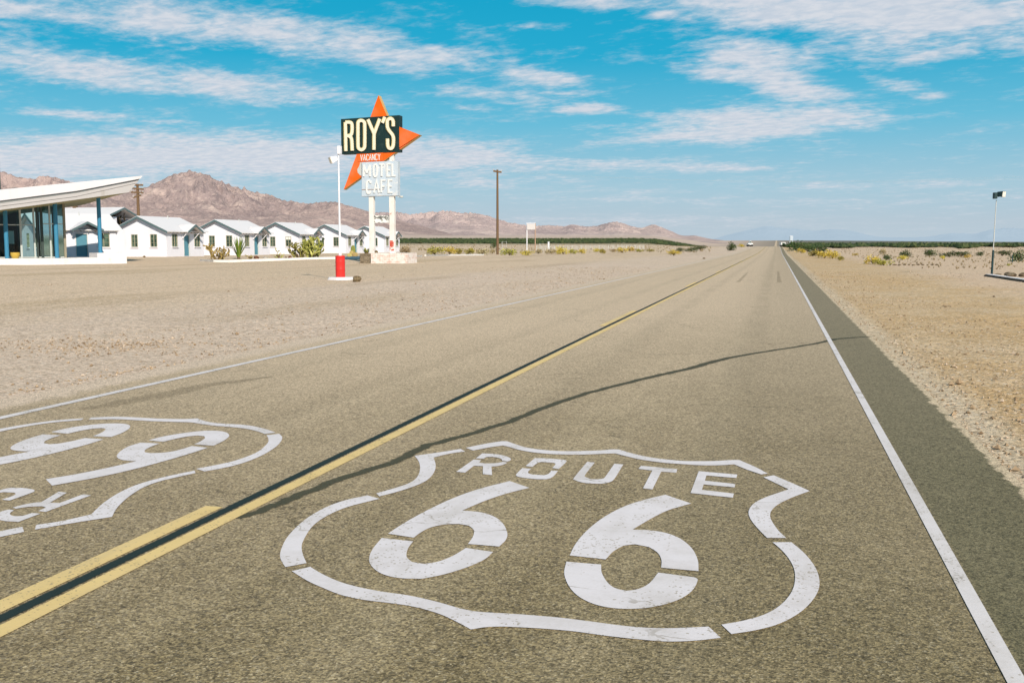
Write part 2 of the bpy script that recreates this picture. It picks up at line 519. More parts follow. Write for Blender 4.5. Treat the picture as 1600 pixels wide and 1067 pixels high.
def alpha_strip_mat(name, col, lo=.40, hi=.58, strength=1.0, scale=22):
    """thin sealant or rubber: noise holes show the road below, thinner towards the edges (uv x = across)"""
    m, nt, b = newmat(name)
    v = pos(nt)
    uv = N(nt, 'ShaderNodeUVMap').outputs[0]
    sp = N(nt, 'ShaderNodeSeparateXYZ'); L(nt, uv, sp.inputs[0])
    edge = math_(nt, 'ABSOLUTE', math_(nt, 'SUBTRACT', math_(nt, 'MULTIPLY', sp.outputs[0], 2.0), 1.0))
    core = mrange(nt, edge, .95, .25)
    n1 = noise(nt, v, scale, 5, .7)
    a = mrange(nt, math_(nt, 'ADD', math_(nt, 'MULTIPLY', core, .5), math_(nt, 'MULTIPLY', n1, .5)), lo, hi, 0.0, strength)
    L(nt, a, b.inputs['Alpha'])
    c = mixc(nt, noise(nt, v, 70, 3), col, tuple(min(1, x * 1.8) for x in col))
    L(nt, c, b.inputs['Base Color'])
    b.inputs['Roughness'].default_value = .8
    return m


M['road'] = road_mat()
M['paint'] = paint_mat('white_road_paint', (.79, .755, .80), .665)
M['linepaint'] = paint_mat('white_line_paint', (.76, .725, .75), .60, crack=False)
M['yellow'] = paint_mat('yellow_line_paint', (.80, .60, .27), .60, (.46, .34, .14), crack=False)
M['tar'] = alpha_strip_mat('black_tar_strip', (.014, .026, .025), .24, .56, .92, 34)
M['seam'] = alpha_strip_mat('tar_crack_sealant', (.055, .056, .036), .46, .76, .78, 26)
M['skid'] = alpha_strip_mat('rubber_stain', (.10, .085, .05), .45, .9, .26, 5)


def ground_mat():
    m, nt, b = newmat('desert_gravel')
    v = pos(nt)
    sp = N(nt, 'ShaderNodeSeparateXYZ'); L(nt, v, sp.inputs[0])
    X, Y = sp.outputs[0], sp.outputs[1]
    big = noise(nt, v, .045, 5, .6)
    med = noise(nt, v, .35, 6, .65)
    streak = noise(nt, mapv(nt, v, (.30, .035, 1), rot=(0, 0, math.radians(-10))), 1.0, 5, .6)
    fine = noise(nt, v, 9, 6, .75)
    vo = N(nt, 'ShaderNodeTexVoronoi', i_Scale=34.0); L(nt, v, vo.inputs['Vector'])
    cs = N(nt, 'ShaderNodeSeparateColor'); L(nt, vo.outputs['Color'], cs.inputs[0])
    vo2 = N(nt, 'ShaderNodeTexVoronoi', i_Scale=19.0); L(nt, v, vo2.inputs['Vector'])
    cs2 = N(nt, 'ShaderNodeSeparateColor'); L(nt, vo2.outputs['Color'], cs2.inputs[0])
    pink = (.66, .53, .435)
    tan = (.66, .515, .385)
    gold = (.56, .385, .205)
    # distance from the road axis, ragged
    xr = math_(nt, 'ADD', X, math_(nt, 'MULTIPLY', math_(nt, 'SUBTRACT', med, .5), 5.0))
    leftlot = mrange(nt, math_(nt, 'ADD', xr, math_(nt, 'MULTIPLY', math_(nt, 'SUBTRACT', streak, .5), 10)), -14.0, -18.0)
    c = mixc(nt, leftlot, pink, tan)
    c = mixc(nt, math_(nt, 'MULTIPLY', mrange(nt, streak, .50, .66), mrange(nt, X, -8, -12, 0.0, .42)), c, (.38, .275, .15))
    # right side: golden grit with a pale, swept rim beside the road
    rgt = mrange(nt, xr, -1, 1.4)
    rr = mixc(nt, mrange(nt, med, .38, .62), gold, (.60, .445, .28))
    rr = mixc(nt, mrange(nt, math_(nt, 'ADD', X, math_(nt, 'MULTIPLY', math_(nt, 'SUBTRACT', med, .5), .9)), 2.05, 1.65), rr, (.62, .51, .375))
    rr = mixc(nt, math_(nt, 'MULTIPLY', mrange(nt, xr, 5.5, 9), .8), rr, (.655, .50, .385))
    c = mixc(nt, rgt, c, rr)
    c = mixc(nt, math_(nt, 'MULTIPLY', mrange(nt, big, .4, .65), .3), c, (.58, .46, .32))
    # grit
    g = math_(nt, 'ADD', math_(nt, 'MULTIPLY', cs.outputs[0], .5), math_(nt, 'MULTIPLY', fine, .7))
    c = mixc(nt, math_(nt, 'MULTIPLY', mrange(nt, g, .65, .25), .42), c, (.26, .185, .095))
    c = mixc(nt, math_(nt, 'MULTIPLY', math_(nt, 'GREATER_THAN', cs.outputs[1], .9), .5), c, (.64, .57, .48))
    c = mixc(nt, math_(nt, 'MULTIPLY', math_(nt, 'GREATER_THAN', cs2.outputs[1], .95), .5), c, (.20, .14, .08))
    c = mixc(nt, math_(nt, 'MULTIPLY', math_(nt, 'GREATER_THAN', cs2.outputs[2], .965), .6), c, (.66, .60, .52))
    va_ = N(nt, 'ShaderNodeTexVoronoi', i_Scale=48.0); L(nt, v, va_.inputs['Vector'])
    ca_ = N(nt, 'ShaderNodeSeparateColor'); L(nt, va_.outputs['Color'], ca_.inputs[0])
    vb_ = N(nt, 'ShaderNodeTexVoronoi', i_Scale=14.0); L(nt, v, vb_.inputs['Vector'])
    cb_ = N(nt, 'ShaderNodeSeparateColor'); L(nt, vb_.outputs['Color'], cb_.inputs[0])
    s1_ = math_(nt, 'MULTIPLY', math_(nt, 'SUBTRACT', ca_.outputs[0], .5), .55)
    s2_ = math_(nt, 'MULTIPLY', math_(nt, 'SUBTRACT', cb_.outputs[0], .5), mrange(nt, Y, 6, 18, .1, .42))
    s3_ = math_(nt, 'MULTIPLY', math_(nt, 'SUBTRACT', noise(nt, v, 2.6, 6, .8), .5), mrange(nt, Y, 10, 40, .3, .75))
    spk = math_(nt, 'ADD', 1.02, math_(nt, 'ADD', s1_, math_(nt, 'ADD', s2_, s3_)))
    gsp = N(nt, 'ShaderNodeCombineColor')
    for q in range(3): L(nt, spk, gsp.inputs[q])
    c = mixc(nt, 1.0, c, gsp.outputs[0], 'MULTIPLY')
    # far plain: scattered brush tints it, and it pales with distance
    ln = N(nt, 'ShaderNodeVectorMath', operation='LENGTH'); L(nt, v, ln.inputs[0])
    R = ln.outputs['Value']
    Rn = math_(nt, 'ADD', R, math_(nt, 'MULTIPLY', math_(nt, 'SUBTRACT', big, .5), 160))
    brush = noise(nt, v, .02, 6, .75)
    green = math_(nt, 'MULTIPLY', mrange(nt, Rn, 330, 520), mrange(nt, brush, .35, .6, .55, 1.0))
    c = mixc(nt, math_(nt, 'MULTIPLY', green, .85), c, (.115, .125, .06))
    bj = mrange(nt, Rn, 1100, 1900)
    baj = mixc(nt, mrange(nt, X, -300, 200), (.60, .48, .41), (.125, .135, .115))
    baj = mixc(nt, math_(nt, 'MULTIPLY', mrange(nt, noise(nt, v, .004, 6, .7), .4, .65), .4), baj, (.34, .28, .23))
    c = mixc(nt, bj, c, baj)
    L(nt, c, b.inputs['Base Color'])
    b.inputs['Roughness'].default_value = .95
    b.inputs['Specular IOR Level'].default_value = .1
    h = math_(nt, 'ADD', math_(nt, 'MULTIPLY', vo2.outputs['Distance'], -.6), math_(nt, 'ADD', fine, math_(nt, 'MULTIPLY', med, 2.5)))
    bump(nt, b, h, mrange(nt, R, 4, 60, .7, .10), .03)
    return m


M['ground'] = ground_mat()


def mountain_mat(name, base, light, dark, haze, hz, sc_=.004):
    m, nt, b = newmat(name)
    v = pos(nt)
    n1 = noise(nt, v, sc_ * .45, 7, .68, .6)
    n2 = noise(nt, mapv(nt, v, (1, 1, .25)), sc_ * 2.2, 7, .7, .8)
    n3 = noise(nt, v, sc_ * 8, 5, .75)
    c = mixc(nt, mrange(nt, n1, .30, .66), dark, base)
    c = mixc(nt, math_(nt, 'MULTIPLY', mrange(nt, n2, .50, .70), .8), c, light)
    c = mixc(nt, math_(nt, 'MULTIPLY', mrange(nt, n3, .48, .60), .60), c, dark)
    c = mixc(nt, math_(nt, 'MULTIPLY', mrange(nt, noise(nt, v, sc_ * 20, 5, .8), .53, .62), .45), c, light)
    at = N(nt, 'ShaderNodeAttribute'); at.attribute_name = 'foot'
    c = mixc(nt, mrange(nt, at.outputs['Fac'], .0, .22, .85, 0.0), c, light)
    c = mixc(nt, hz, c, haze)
    if sc_ > .001:
        bump(nt, b, math_(nt, 'ADD', n2, math_(nt, 'MULTIPLY', n3, .5)), .75, 26.0)
    L(nt, c, b.inputs['Base Color'])
    b.inputs['Roughness'].default_value = 1
    b.inputs['Specular IOR Level'].default_value = 0
    return m


# ------------------------------------------------------------------ mesh helpers
def link(o):
    COL.objects.link(o)
    return o


def mesh_obj(name, verts, faces, mat=None, parent=None, smooth=False):
    me = bpy.data.meshes.new(name)
    me.from_pydata([tuple(v) for v in verts], [], faces)
    me.validate(); me.update()
    if mat:
        me.materials.append(mat)
    if smooth:
        me.polygons.foreach_set('use_smooth', [True] * len(me.polygons))
    o = bpy.data.objects.new(name, me)
    link(o)
    if parent:
        o.parent = parent
    return o


class MB:
    """collects pieces of ONE mesh"""
    def __init__(s):
        s.v = []; s.f = []

    def add(s, vs, fs):
        k = len(s.v)
        s.v += [Vector(v) for v in vs]
        s.f += [tuple(i + k for i in f) for f in fs]
        return s

    def box(s, a, b, xf=None):
        x0, y0, z0 = a; x1, y1, z1 = b
        vs = [(x0, y0, z0), (x1, y0, z0), (x1, y1, z0), (x0, y1, z0), (x0, y0, z1), (x1, y0, z1), (x1, y1, z1), (x0, y1, z1)]
        if xf:
            vs = [xf(Vector(v)) for v in vs]
        return s.add(vs, [(0, 3, 2, 1), (4, 5, 6, 7), (0, 1, 5, 4), (1, 2, 6, 5), (2, 3, 7, 6), (3, 0, 4, 7)])

    def prism(s, poly, off):
        """polygon of 3-D points extruded by the vector off"""
        n = len(poly); off = Vector(off)
        vs = [Vector(p) for p in poly] + [Vector(p) + off for p in poly]
        fs = [tuple(range(n)), tuple(range(2 * n - 1, n - 1, -1))]
        fs += [(i, i + n, (i + 1) % n + n, (i + 1) % n) for i in range(n)]
        return s.add(vs, fs)

    def tube(s, pts, r, n=10, cap=True):
        pts = [Vector(p) for p in pts]
        rs = r if isinstance(r, (list, tuple)) else [r] * len(pts)
        rings = []
        for i, p in enumerate(pts):
            d = (pts[min(i + 1, len(pts) - 1)] - pts[max(i - 1, 0)]).normalized()
            a = d.orthogonal().normalized() if abs(d.z) < .99 else Vector((1, 0, 0))
            b = d.cross(a).normalized(); a = b.cross(d)
            rings.append([p + (a * math.cos(2 * math.pi * k / n) + b * math.sin(2 * math.pi * k / n)) * rs[i] for k in range(n)])
        vs = [q for rg in rings for q in rg]
        fs = []
        for i in range(len(pts) - 1):
            for k in range(n):
                fs.append((i * n + k, i * n + (k + 1) % n, (i + 1) * n + (k + 1) % n, (i + 1) * n + k))
        if cap:
            fs.append(tuple(range(n - 1, -1, -1))); fs.append(tuple(range((len(pts) - 1) * n, len(pts) * n)))
        return s.add(vs, fs)

    def lathe(s, c, prof, n=20):
        c = Vector(c)
        vs = []; fs = []
        for (r, z) in prof:
            vs += [c + Vector((r * math.cos(2 * math.pi * k / n), r * math.sin(2 * math.pi * k / n), z)) for k in range(n)]
        for i in range(len(prof) - 1):
            for k in range(n):
                fs.append((i * n + k, i * n + (k + 1) % n, (i + 1) * n + (k + 1) % n, (i + 1) * n + k))
        fs.append(tuple(range(n - 1, -1, -1))); fs.append(tuple(range((len(prof) - 1) * n, len(prof) * n)))
        return s.add(vs, fs)

    def blob(s, c, r, seed=0, rough=.25, squash=(1, 1, 1), sub=2):
        bm = bmesh.new()
        bmesh.ops.create_icosphere(bm, subdivisions=sub, radius=1)
        rs = np.random.default_rng(seed)
        o = rs.random(3) * 50
        vs = []
        for v in bm.verts:
            q = v.co
            nz = float(fbm(np.array([q.x * 1.3 + o[0] + q.z]), np.array([q.y * 1.3 + o[1] - q.z * .7]), 3, seed)[0]) - .5
            k = r * (1 + rough * 2 * nz)
            vs.append(Vector(c) + Vector((q.x * squash[0], q.y * squash[1], q.z * squash[2])) * k)
        fs = [tuple(v.index for v in f.verts) for f in bm.faces]
        bm.free()
        return s.add(vs, fs)

    def build(s, name, mat, parent=None, smooth=False, bevel=0.0, local=None):
        vs = s.v if local is None else [v - Vector(local) for v in s.v]
        me = bpy.data.meshes.new(name)
        bm = bmesh.new()
        bv = [bm.verts.new(v) for v in vs]
        for f in s.f:
            try:
                bm.faces.new([bv[i] for i in f])
            except ValueError:
                pass
        bmesh.ops.recalc_face_normals(bm, faces=bm.faces)
        if bevel:
            es = [e for e in bm.edges if len(e.link_faces) == 2 and e.calc_face_angle(0) > .6]
            bmesh.ops.bevel(bm, geom=es, offset=bevel, segments=1, affect='EDGES')
        bm.to_mesh(me); bm.free()
        me.materials.append(mat)
        if smooth:
            me.polygons.foreach_set('use_smooth', [True] * len(me.polygons))
            try:
                me.set_sharp_from_angle(angle=math.radians(40))
            except Exception:
                pass
        o = bpy.data.objects.new(name, me)
        link(o)
        if parent:
            o.parent = parent
        return o


def tag(o, label=None, cat=None, group=None, kind=None):
    if label: o['label'] = label
    if cat: o['category'] = cat
    if group: o['group'] = group
    if kind: o['kind'] = kind
    return o


def thing(name, label, cat, loc=(0, 0, 0), rz=0.0, group=None):
    o = bpy.data.objects.new(name, None)
    link(o)
    o.empty_display_size = .2
    o.location = loc; o.rotation_euler = (0, 0, rz)
    return tag(o, label, cat, group)


def copy_tree(o, parent=None):
    c = o.copy()
    COL.objects.link(c)
    c.parent = parent
    for ch in list(o.children):
        copy_tree(ch, c)
    return c


# ------------------------------------------------------------------ GROUND
def build_ground():
    rs = np.concatenate([[.6], np.geomspace(1.2, 13000, 170)])
    az = np.concatenate([np.linspace(-1.0, 1.0, 300), np.linspace(1.0, 2 * math.pi - 1.0, 60)[1:-1]])
    nA = len(az)
    A, Rr = np.meshgrid(az, rs)
    xc = Rr * np.sin(A); zc = Rr * np.cos(A)
    X = xc * RT.x + zc * FH.x; Y = xc * RT.y + zc * FH.y
    Z = terr(X, Y) - .035
    away = np.clip(np.minimum(np.abs(X - 1.6), np.abs(X + 7.2)) / 3, 0, 1) * ((X > 1.6) | (X < -7.2))
    Z = Z + away * (fbm(X * .25, Y * .25, 4, 5) - .5) * .10 * np.clip(1.5 - Rr / 200, 0, 1)
    Z = Z - .12 * ((X > -7) & (X < 1.4)) * (Rr > 40)
    V = np.stack([X, Y, Z], -1).reshape(-1, 3)
    fs = []
    for i in range(len(rs) - 1):
        for k in range(nA):
            k2 = (k + 1) % nA
            fs.append((i * nA + k, i * nA + k2, (i + 1) * nA + k2, (i + 1) * nA + k))
    fs.append(tuple(range(nA - 1, -1, -1)))
    o = mesh_obj('desert_ground', V, fs, M['ground'], smooth=True)
    tag(o, 'pale tan desert ground of gravel and sand', None, None, 'structure')


build_ground()

YS = sorted(set(np.round(np.concatenate([np.arange(-15, 60, 1.0), np.arange(60, 420, 4.0), np.geomspace(420, 6500, 50)]), 2)))


def rz(y):
    return float(road_z(y)) + (max(0, y - 900) * 8e-5)


def strip(name, x0, x1, y0, y1, dz, mat, parent=None, uv=False):
    ys = [y0] + [y for y in YS if y0 < y < y1] + [y1]
    vs = []; fs = []
    for y in ys:
        z = rz(y) + dz + max(0, y) * 3e-5 * (dz > 0)
        vs += [(x0, y, z), (x1, y, z)]
    for i in range(len(ys) - 1):
        fs.append((2 * i, 2 * i + 1, 2 * i + 3, 2 * i + 2))
    o = mesh_obj(name, vs, fs, mat, parent)
    if uv:
        l = o.data.uv_layers.new(name='UVMap')
        for p in o.data.polygons:
            for li, vi in zip(p.loop_indices, p.vertices):
                l.data[li].uv = (vi % 2, vi // 2)
    return o


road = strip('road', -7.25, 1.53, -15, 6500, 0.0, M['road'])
tag(road, 'straight two lane desert road of worn tan asphalt', None, None, 'structure')

hc = H * math.cos(YAW)
HX = G(1212 + .556 * 300, HZ + 300).x       # right edge line
LX = G(1212 - 4.468 * 200, HZ + 200).x      # left edge line


def XL(s):
    return G(1212 + s * 250, HZ + 250).x


e1 = strip('edge_line', XL(.533), XL(.579), -15, 1000, .004, M['linepaint'])
tag(e1, 'solid white edge line along the right shoulder of the road', 'road line')
e2 = strip('edge_line', XL(-4.50), XL(-4.43), -15, 1000, .004, M['linepaint'])
tag(e2, 'solid white edge line between the left lane and the gravel lot', 'road line')
cl = thing('centre_line', 'double yellow centre line with black strip in its gap', 'road line')
strip('solid_line', XL(-2.030), XL(-1.967), -15, 1000, .004, M['yellow'], cl)
strip('black_strip', XL(-2.097), XL(-2.033), -15, 400, .0035, M['tar'], cl, uv=True)
yd = [G(349, 793).y, G(824, 509).y, G(990, 486).y]
dash_len = 6.0
starts = [yd[0] - 9.0]
strip('dash', XL(-2.174), XL(-2.099), yd[0] - 12.0, G(349, 793).y, .004, M['yellow'], cl)
y0 = G(935, 509.5).y; y1 = G(990, 485.5).y
yy = y0
step = y1 - y0
k = 0
while yy < 300:
    strip('dash', XL(-2.174), XL(-2.099), yy, yy + (y1 - y0), .004, M['yellow'], cl)
    yy += (y1 - y0) * 4


# ---- painted shields
ZO = {'A': (400, 660, 2.24), 'B': (0, 560, 2.24), 'C': (800, 660, 2.24), '1': (700, 680, 5.6), '2': (940, 680, 5.6),
      'L1': (0, 640, 5.6), 'L2': (230, 640, 5.6), 'L3': (0, 720, 7.4667)}


def zp(key, pts):
    ox, oy, s = ZO[key]
    return [(ox + x / s, oy + y / s) for x, y in pts]


def smooth_poly(pts, corner=34, sub=4):
    P = [Vector(p) for p in pts]; n = len(P)
    cor = []
    for i in range(n):
        a = P[i] - P[i - 1]; b = P[(i + 1) % n] - P[i]
        cor.append(math.degrees(a.angle(b, 0)) > corner)
    out = []
    for i in range(n):
        p1, p2 = P[i], P[(i + 1) % n]
        p0 = P[i - 1] if not cor[i] else p1 - (p2 - p1)
        p3 = P[(i + 2) % n] if not cor[(i + 1) % n] else p2 + (p2 - p1)
        if cor[i] and cor[(i + 1) % n]:
            out.append(p1); continue
        for t in [q / sub for q in range(sub)]:
            out.append(.5 * ((2 * p1) + (p2 - p0) * t + (2 * p0 - 5 * p1 + 4 * p2 - p3) * t * t + (3 * p1 - p0 - 3 * p2 + p3) * t ** 3))
    return out


SH = {}
SH['border'] = [
    zp('A', [(555, 116), (640, 104), (716, 92), (732, 101), (680, 108), (622, 122), (629, 150), (622, 176), (600, 200), (560, 220), (500, 240), (432, 258), (421, 247), (478, 231), (530, 214), (560, 195), (573, 170), (573, 146), (566, 130)]),
    zp('1', [(157, 108), (330, 72), (470, 50), (515, 50), (600, 80), (700, 108), (850, 128), (1000, 137), (1150, 137), (1344, 130), (1434, 122), (1499, 123), (1604, 155), (1744, 187), (1884, 207), (2044, 222), (2194, 225), (2344, 223), (2474, 215), (2549, 215), (2688, 275), (2798, 333), (2742, 341), (2620, 300), (2504, 253), (2344, 262), (2194, 260), (2044, 250), (1884, 238), (1694, 212), (1574, 185), (1464, 157), (1344, 161), (1150, 168), (950, 165), (780, 152), (640, 130), (540, 102), (480, 88), (360, 105), (220, 132)]),
    zp('C', [(880, 191), (916, 184), (980, 211), (1042, 239), (980, 262), (930, 287), (907, 310), (904, 330), (914, 352), (935, 380), (960, 403), (893, 403), (865, 375), (840, 345), (828, 320), (832, 300), (850, 280), (885, 262), (930, 246), (968, 233), (920, 210)]),
    zp('C', [(912, 418), (978, 418), (1020, 453), (1055, 495), (1073, 535), (1075, 575), (1055, 617), (1010, 662), (940, 701), (860, 724), (768, 739), (733, 706), (810, 692), (880, 672), (930, 645), (965, 612), (985, 577), (991, 540), (985, 505), (965, 470), (940, 442)]),
    zp('A', [(1584, 713), (1627, 752), (1536, 762), (1436, 765), (1336, 757), (1226, 745), (1116, 730), (1006, 720), (896, 714), (840, 713), (795, 716), (752, 723), (700, 695), (640, 668), (560, 645), (480, 632), (380, 620), (300, 603), (240, 580), (180, 553), (125, 519), (190, 504), (230, 528), (290, 555), (360, 575), (450, 592), (540, 605), (640, 628), (710, 648), (770, 660), (840, 665), (896, 668), (976, 674), (1066, 682), (1156, 693), (1246, 705), (1326, 714), (1396, 718), (1476, 718)]),
    zp('A', [(390, 254), (432, 266), (320, 295), (250, 325), (200, 360), (172, 400), (160, 430), (164, 460), (177, 491), (103, 505), (90, 485), (84, 465), (91, 435), (115, 393), (170, 340), (240, 298), (310, 272)]),
]
SH['six_a'] = [
    zp('A', [(888, 204), (957, 228), (880, 247), (800, 274), (722, 307), (790, 314), (840, 332), (868, 358), (880, 390), (872, 413), (851, 433), (742, 424), (760, 397), (762, 375), (745, 360), (710, 354), (660, 356), (610, 367), (575, 385), (552, 402), (462, 388), (520, 350), (600, 306), (690, 264), (780, 232)]),
    zp('A', [(440, 403), (550, 415), (532, 440), (527, 468), (545, 487), (590, 494), (640, 485), (690, 465), (735, 438), (830, 452), (800, 478), (740, 505), (660, 530), (580, 546), (500, 543), (440, 528), (405, 502), (396, 475), (408, 442)]),
]
SH['six_b'] = [
    zp('C', [(537, 252), (628, 283), (550, 305), (490, 334), (422, 374), (480, 376), (540, 386), (590, 406), (630, 440), (650, 480), (653, 519), (522, 507), (523, 480), (510, 455), (480, 435), (430, 425), (390, 430), (355, 450), (328, 478), (202, 464), (225, 420), (270, 370), (330, 325), (400, 290), (470, 268)]),
    zp('C', [(190, 486), (312, 496), (314, 524), (332, 556), (360, 578), (400, 588), (440, 582), (480, 562), (512, 524), (640, 541), (650, 551), (630, 588), (580, 620), (500, 643), (410, 651), (320, 643), (250, 618), (205, 580), (183, 530)]),
]
SH['R'] = [
    zp('1', [(300, 157), (400, 162), (470, 172), (520, 186), (548, 203), (546, 219), (520, 227), (475, 222), (465, 205), (430, 193), (385, 187), (340, 188), (308, 205), (243, 200)]),
    zp('1', [(225, 210), (290, 216), (272, 236), (320, 245), (400, 243), (440, 239), (480, 231), (522, 238), (480, 257), (430, 268), (380, 272), (386, 347), (305, 338), (306, 268), (228, 265), (150, 325), (72, 317)]),
]
SH['O'] = [
    zp('1', [(760, 198), (880, 202), (1010, 212), (1037, 228), (970, 293), (912, 285), (940, 252), (925, 240), (820, 232), (785, 240), (738, 275), (678, 267)]),
    zp('1', [(650, 285), (727, 292), (700, 318), (707, 333), (740, 342), (840, 348), (880, 335), (905, 307), (962, 310), (930, 350), (900, 372), (860, 383), (760, 381), (640, 367), (600, 355), (598, 338)]),
]
SH['U'] = [zp('1', [(1218, 230), (1285, 237), (1200, 345), (1208, 365), (1250, 382), (1310, 384), (1350, 378), (1375, 362), (1456, 247), (1534, 254), (1459, 375), (1415, 408), (1344, 422), (1250, 420), (1170, 410), (1112, 390), (1104, 368)])]
SH['T'] = [zp('2', [(345, 265), (662, 294), (655, 325), (522, 317), (445, 472), (362, 462), (443, 307), (322, 292)])]
SH['E'] = [zp('2', [(850, 312), (1187, 342), (1180, 372), (918, 350), (903, 395), (1170, 424), (1165, 454), (893, 428), (878, 475), (1158, 508), (1148, 544), (778, 503)])]


def to_ground(polys):
    out = []
    for pl in polys:
        g = [G(x, y, .004) for x, y in pl]
        out.append([Vector((p.x, p.y)) for p in g])
    return out


SHW = {k: to_ground(v) for k, v in SH.items()}
# the left shield is the same stencil turned about: least-squares affine from marks both shields show
src = zp('A', [(752, 723), (103, 505), (177, 491), (390, 254), (432, 266), (555, 116), (716, 92), (732, 101), (888, 204), (957, 228)]) 
dst = zp('L2', [(440, 84), (1148, 215), (1045, 228), (500, 549), (430, 522)]) + zp('L3', [(1285, 675), (408, 825), (400, 765)]) + zp('L1', [(440, 670), (388, 612)])
S_ = np.array([[G(x, y).x, G(x, y).y, 1] for x, y in src]); D_ = np.array([[G(x, y).x, G(x, y).y] for x, y in dst])
AF, res, _, _ = np.linalg.lstsq(S_, D_, rcond=None)
print('shield affine', AF.tolist(), 'max err', np.abs(S_ @ AF - D_).max())


def flat_polys(name, polys, mat, parent, z=.004, af=None, eps=0.0):
    vs = []; fs = []
    for pl in polys:
        sp = smooth_poly(pl)
        if af is not None:
            sp = [Vector((np.array([p.x, p.y, 1]) @ af).tolist()) for p in sp]
        k = len(vs)
        vs += [(p.x, p.y, z + eps) for p in sp]
        fs.append(tuple(range(k, k + len(sp))))
    me = bpy.data.meshes.new(name)
    bm = bmesh.new()
    bv = [bm.verts.new(v) for v in vs]
    for f in fs:
        fc = bm.faces.new([bv[i] for i in f])
        fc.normal_update()
        if fc.normal.z < 0:
            fc.normal_flip()
    bmesh.ops.triangulate(bm, faces=bm.faces)
    bm.to_mesh(me); bm.free()
    me.materials.append(mat)
    o = link(bpy.data.objects.new(name, me))
    o.parent = parent
    return o


def shield(label, af):
    t = thing('painted_shield', label, 'road marking')
    flat_polys('shield_border', SHW['border'], M['paint'], t, af=af)
    flat_polys('numeral', SHW['six_a'], M['paint'], t, af=af)
    flat_polys('numeral', SHW['six_b'], M['paint'], t, af=af)
    for k in 'ROUTE':
        flat_polys('letter', SHW[k], M['paint'], t, af=af)
    return t


shield('white ROUTE 66 shield painted on the right lane, readable from here', None)
shield('white ROUTE 66 shield painted upside down on the left lane', AF)


def ground_ribbon(name, pts, widths, mat, dz, sub=6, wob=0.0, seed=1):
    """pts are pixels on the ground; widths in metres"""
    P = [G(x, y) for x, y in pts]
    Q = []; W = []
    rs = random.Random(seed)
    for i in range(len(P) - 1):
        for j in range(sub):
            t = j / sub
            Q.append(P[i].lerp(P[i + 1], t)); W.append(widths[i] * (1 - t) + widths[i + 1] * t)
    Q.append(P[-1]); W.append(widths[-1])
    vs = []
    for i, q in enumerate(Q):
        d = (Q[min(i + 1, len(Q) - 1)] - Q[max(i - 1, 0)]); d.z = 0; d.normalize()
        n = Vector((-d.y, d.x, 0))
        c = q + n * (rs.uniform(-1, 1) * wob)
        vs += [c - n * W[i] / 2, c + n * W[i] / 2]
    vs = [(v.x, v.y, rz(v.y) + dz) for v in vs]
    fs = [(2 * i, 2 * i + 1, 2 * i + 3, 2 * i + 2) for i in range(len(Q) - 1)]
    o = mesh_obj(name, vs, fs, mat)
    l = o.data.uv_layers.new(name='UVMap')
    for p in o.data.polygons:
        for li, vi in zip(p.loop_indices, p.vertices):
            l.data[li].uv = (vi % 2, vi // 2)
    return o


seam = ground_ribbon('tar_seam', [(372, 810), (400, 801), (458, 778), (534, 747), (614, 722.5), (668, 696), (730, 680), (793, 660), (850, 637), (908, 617), (954, 605), (1024, 587.6), (1074, 577), (1115, 565), (1147, 557.5), (1200, 549), (1274, 537), (1305, 530), (1334, 527.5), (1360, 526)],
                     [w_ * 1.0 for w_ in [.10, .15, .17, .17, .17, .18, .16, .16, .17, .17, .17, .20, .22, .24, .20, .17, .17, .22, .2, .17]], M['seam'], .0026, 8, .012)
tag(seam, 'wavy black tar seam sealing a crack across the right lane', 'road seam')
for i, (pts, w, lab) in enumerate([
    ([(1218, 441.5), (1217.5, 438), (1217, 432), (1216, 424)], [.42, .34, .28, .2], 'short dark tyre mark in right lane nearest the right edge line'),
    ([(1153, 441), (1156, 438), (1162, 432), (1168, 426)], [.36, .3, .25, .18], 'short dark tyre mark in right lane nearest the yellow centre line'),
    ([(130, 640), (230, 622), (330, 601), (425, 588)], [.3, .7, .5, .15], 'long brown stain across the left lane beyond its shield'),
]):
    o = ground_ribbon('tyre_mark', pts, w, M['skid'], .0024, 8, .02, i)
    tag(o, lab, 'road stain')


